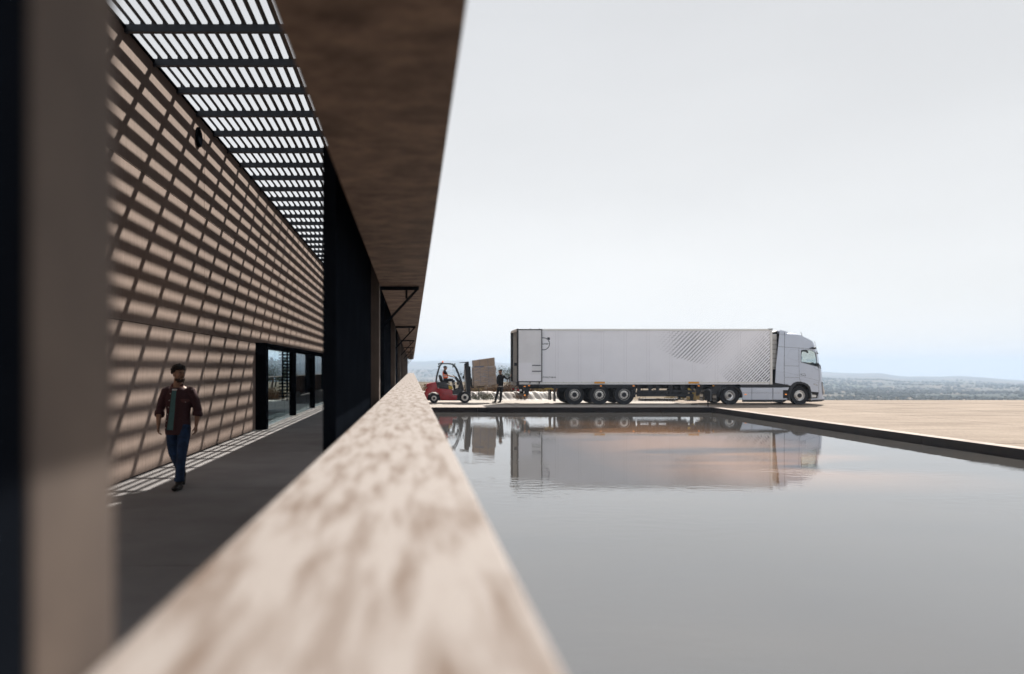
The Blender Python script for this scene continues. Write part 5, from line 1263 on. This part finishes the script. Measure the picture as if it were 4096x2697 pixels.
# ---- empty pallets lying behind the trailer, tripod stand, crates
def low_pallet(label, u, y_, rz):
    x, _, z = at(u, 1600, y_); P_ = thing('flat_pallet', label, 'pallet', (x, y_, ZY), (0, 0, rz), group='empty pallets behind the trailer')
    for i in range(5): box_part('block', 'pallet_dark', P_, -.6+.26*i, -.5+.26*i, -.35, .35, 0.0, .09)
    for i in range(5): box_part('board', 'pallet_dark', P_, -.62, .60, -.4+.17*i, -.27+.17*i, .091, .115)
low_pallet('dark empty pallet on the yard under the trailer, left of two', 2600, 47.6, R(3))
low_pallet('dark empty pallet on the yard under the trailer, right of two', 2668, 47.6, R(-2))
TS = thing('tripod_stand', 'thin dark tripod stand behind the empty pallets', 'stand', (at(2571, 1600, 47.9)[0], 47.9, ZY))
for a in (0.3, 2.4, 4.5): MB().cyl((math.cos(a)*.28, math.sin(a)*.28, 0), (0, 0, .55), .012, n=6).build('leg', 'fence_dark', TS)
MB().cyl((0, 0, .5), (0, 0, .98), .014, n=6).build('pole', 'fence_dark', TS); MB().box(-.05, .05, -.01, .01, .86, .89).build('head', 'fence_dark', TS)
for i, (u, hh) in enumerate(((2703, .42), (2741, .30))):
    x = at(u, 1600, 47.4)[0]; C_ = thing('timber_post', f'short pale timber post behind the landing legs, {("left", "right")[i]} one', 'post', (x, 47.4, ZY), group='timber posts behind the landing legs')
    MB().box(-.04, .04, -.04, .04, 0, hh).build('shaft', 'yard_pale', C_, bevel=.008); MB().box(-.055, .055, -.055, .055, hh, hh+.02).build('cap', 'pallet_wood', C_)
# ---- black vented box on a post at the pool corner
x, y_, _ = at(2832, 1631, 39.05)
U = thing('utility_box', 'black vented electrical box on a short post at the pool corner', 'electrical box', (x, y_, ZY), (0, 0, R(-38)))
MB().box(-.16, .16, -.09, .09, 0, .018).build('base_plate', 'chassis_black', U)
MB().cyl((0, 0, .018), (0, 0, .36), .026, n=12).build('post', 'chassis_black', U)
bx_ = MB().prism([(-.15, .34), (.15, .30), (.15, .80), (.10, .86), (-.10, .86), (-.15, .80)], -.13, .13).build('housing', 'black_plastic', U, bevel=.012)
for z in (.70, .735, .77):
    for x0_ in (-.12, .03): MB().box(x0_, x0_+.09, -.136, -.1305, z, z+.014).build('vent_slot', 'joint_dark', bx_)
    for y0_ in (-.11, .02): MB().box(-.157, -.1505, y0_, y0_+.09, z, z+.014).build('vent_slot', 'joint_dark', bx_)
MB().tube([(.02, -.14, .62), (.02, -.17, .5), (.02, -.15, .25)], .02, 8).build('cable', 'rubber', U)
# ---- flat straps and hoses on the yard
for i, (pts, lab) in enumerate((([at(2765, 1620, 41.6)[0:2], at(2778, 1621, 41.3)[0:2], at(2790, 1621, 41.4)[0:2]], 'short dark hose lying on the yard by the tractor tail'),
                                ([at(2500, 1603, 46.2)[0:2], at(2560, 1602, 46.4)[0:2], at(2620, 1604, 46.1)[0:2], at(2700, 1603, 46.3)[0:2]], 'long dark hose lying across the yard under the trailer'),
                                ([at(1740, 1617, 42.9)[0:2], at(1770, 1617, 43.0)[0:2], at(1800, 1616, 43.0)[0:2]], 'short dark hose lying on the yard by the forklift'))):
    tag(MB().tube([(p[0], p[1], ZY+.018) for p in pts], .016, 8).build('hose', 'rubber', None, smooth=3.2), lab, 'hose')
# ---- haze: one closed box of thin air round everything
hz = bpy.data.materials.new('haze'); hz.use_nodes = True; t = hz.node_tree; t.nodes.clear()
o_ = N(t, 'ShaderNodeOutputMaterial'); pv = N(t, 'ShaderNodeVolumePrincipled')
pv.inputs['Color'].default_value = (.62, .77, .98, 1); pv.inputs['Density'].default_value = .00025; pv.inputs['Anisotropy'].default_value = .0
t.links.new(pv.outputs[0], o_.inputs['Volume'])
zmin = min(v.co.z for v in bpy.data.objects['terrain'].data.vertices) - 1
zmax = max(v.co.z for v in bpy.data.objects['terrain'].data.vertices) + 10
MB().box(-7100, 7100, -7100, 7100, zmin, zmax).build('haze', hz, None, kind='stuff')
tag(bpy.data.objects['haze'], 'pale blue haze filling the air over the valley', 'haze')
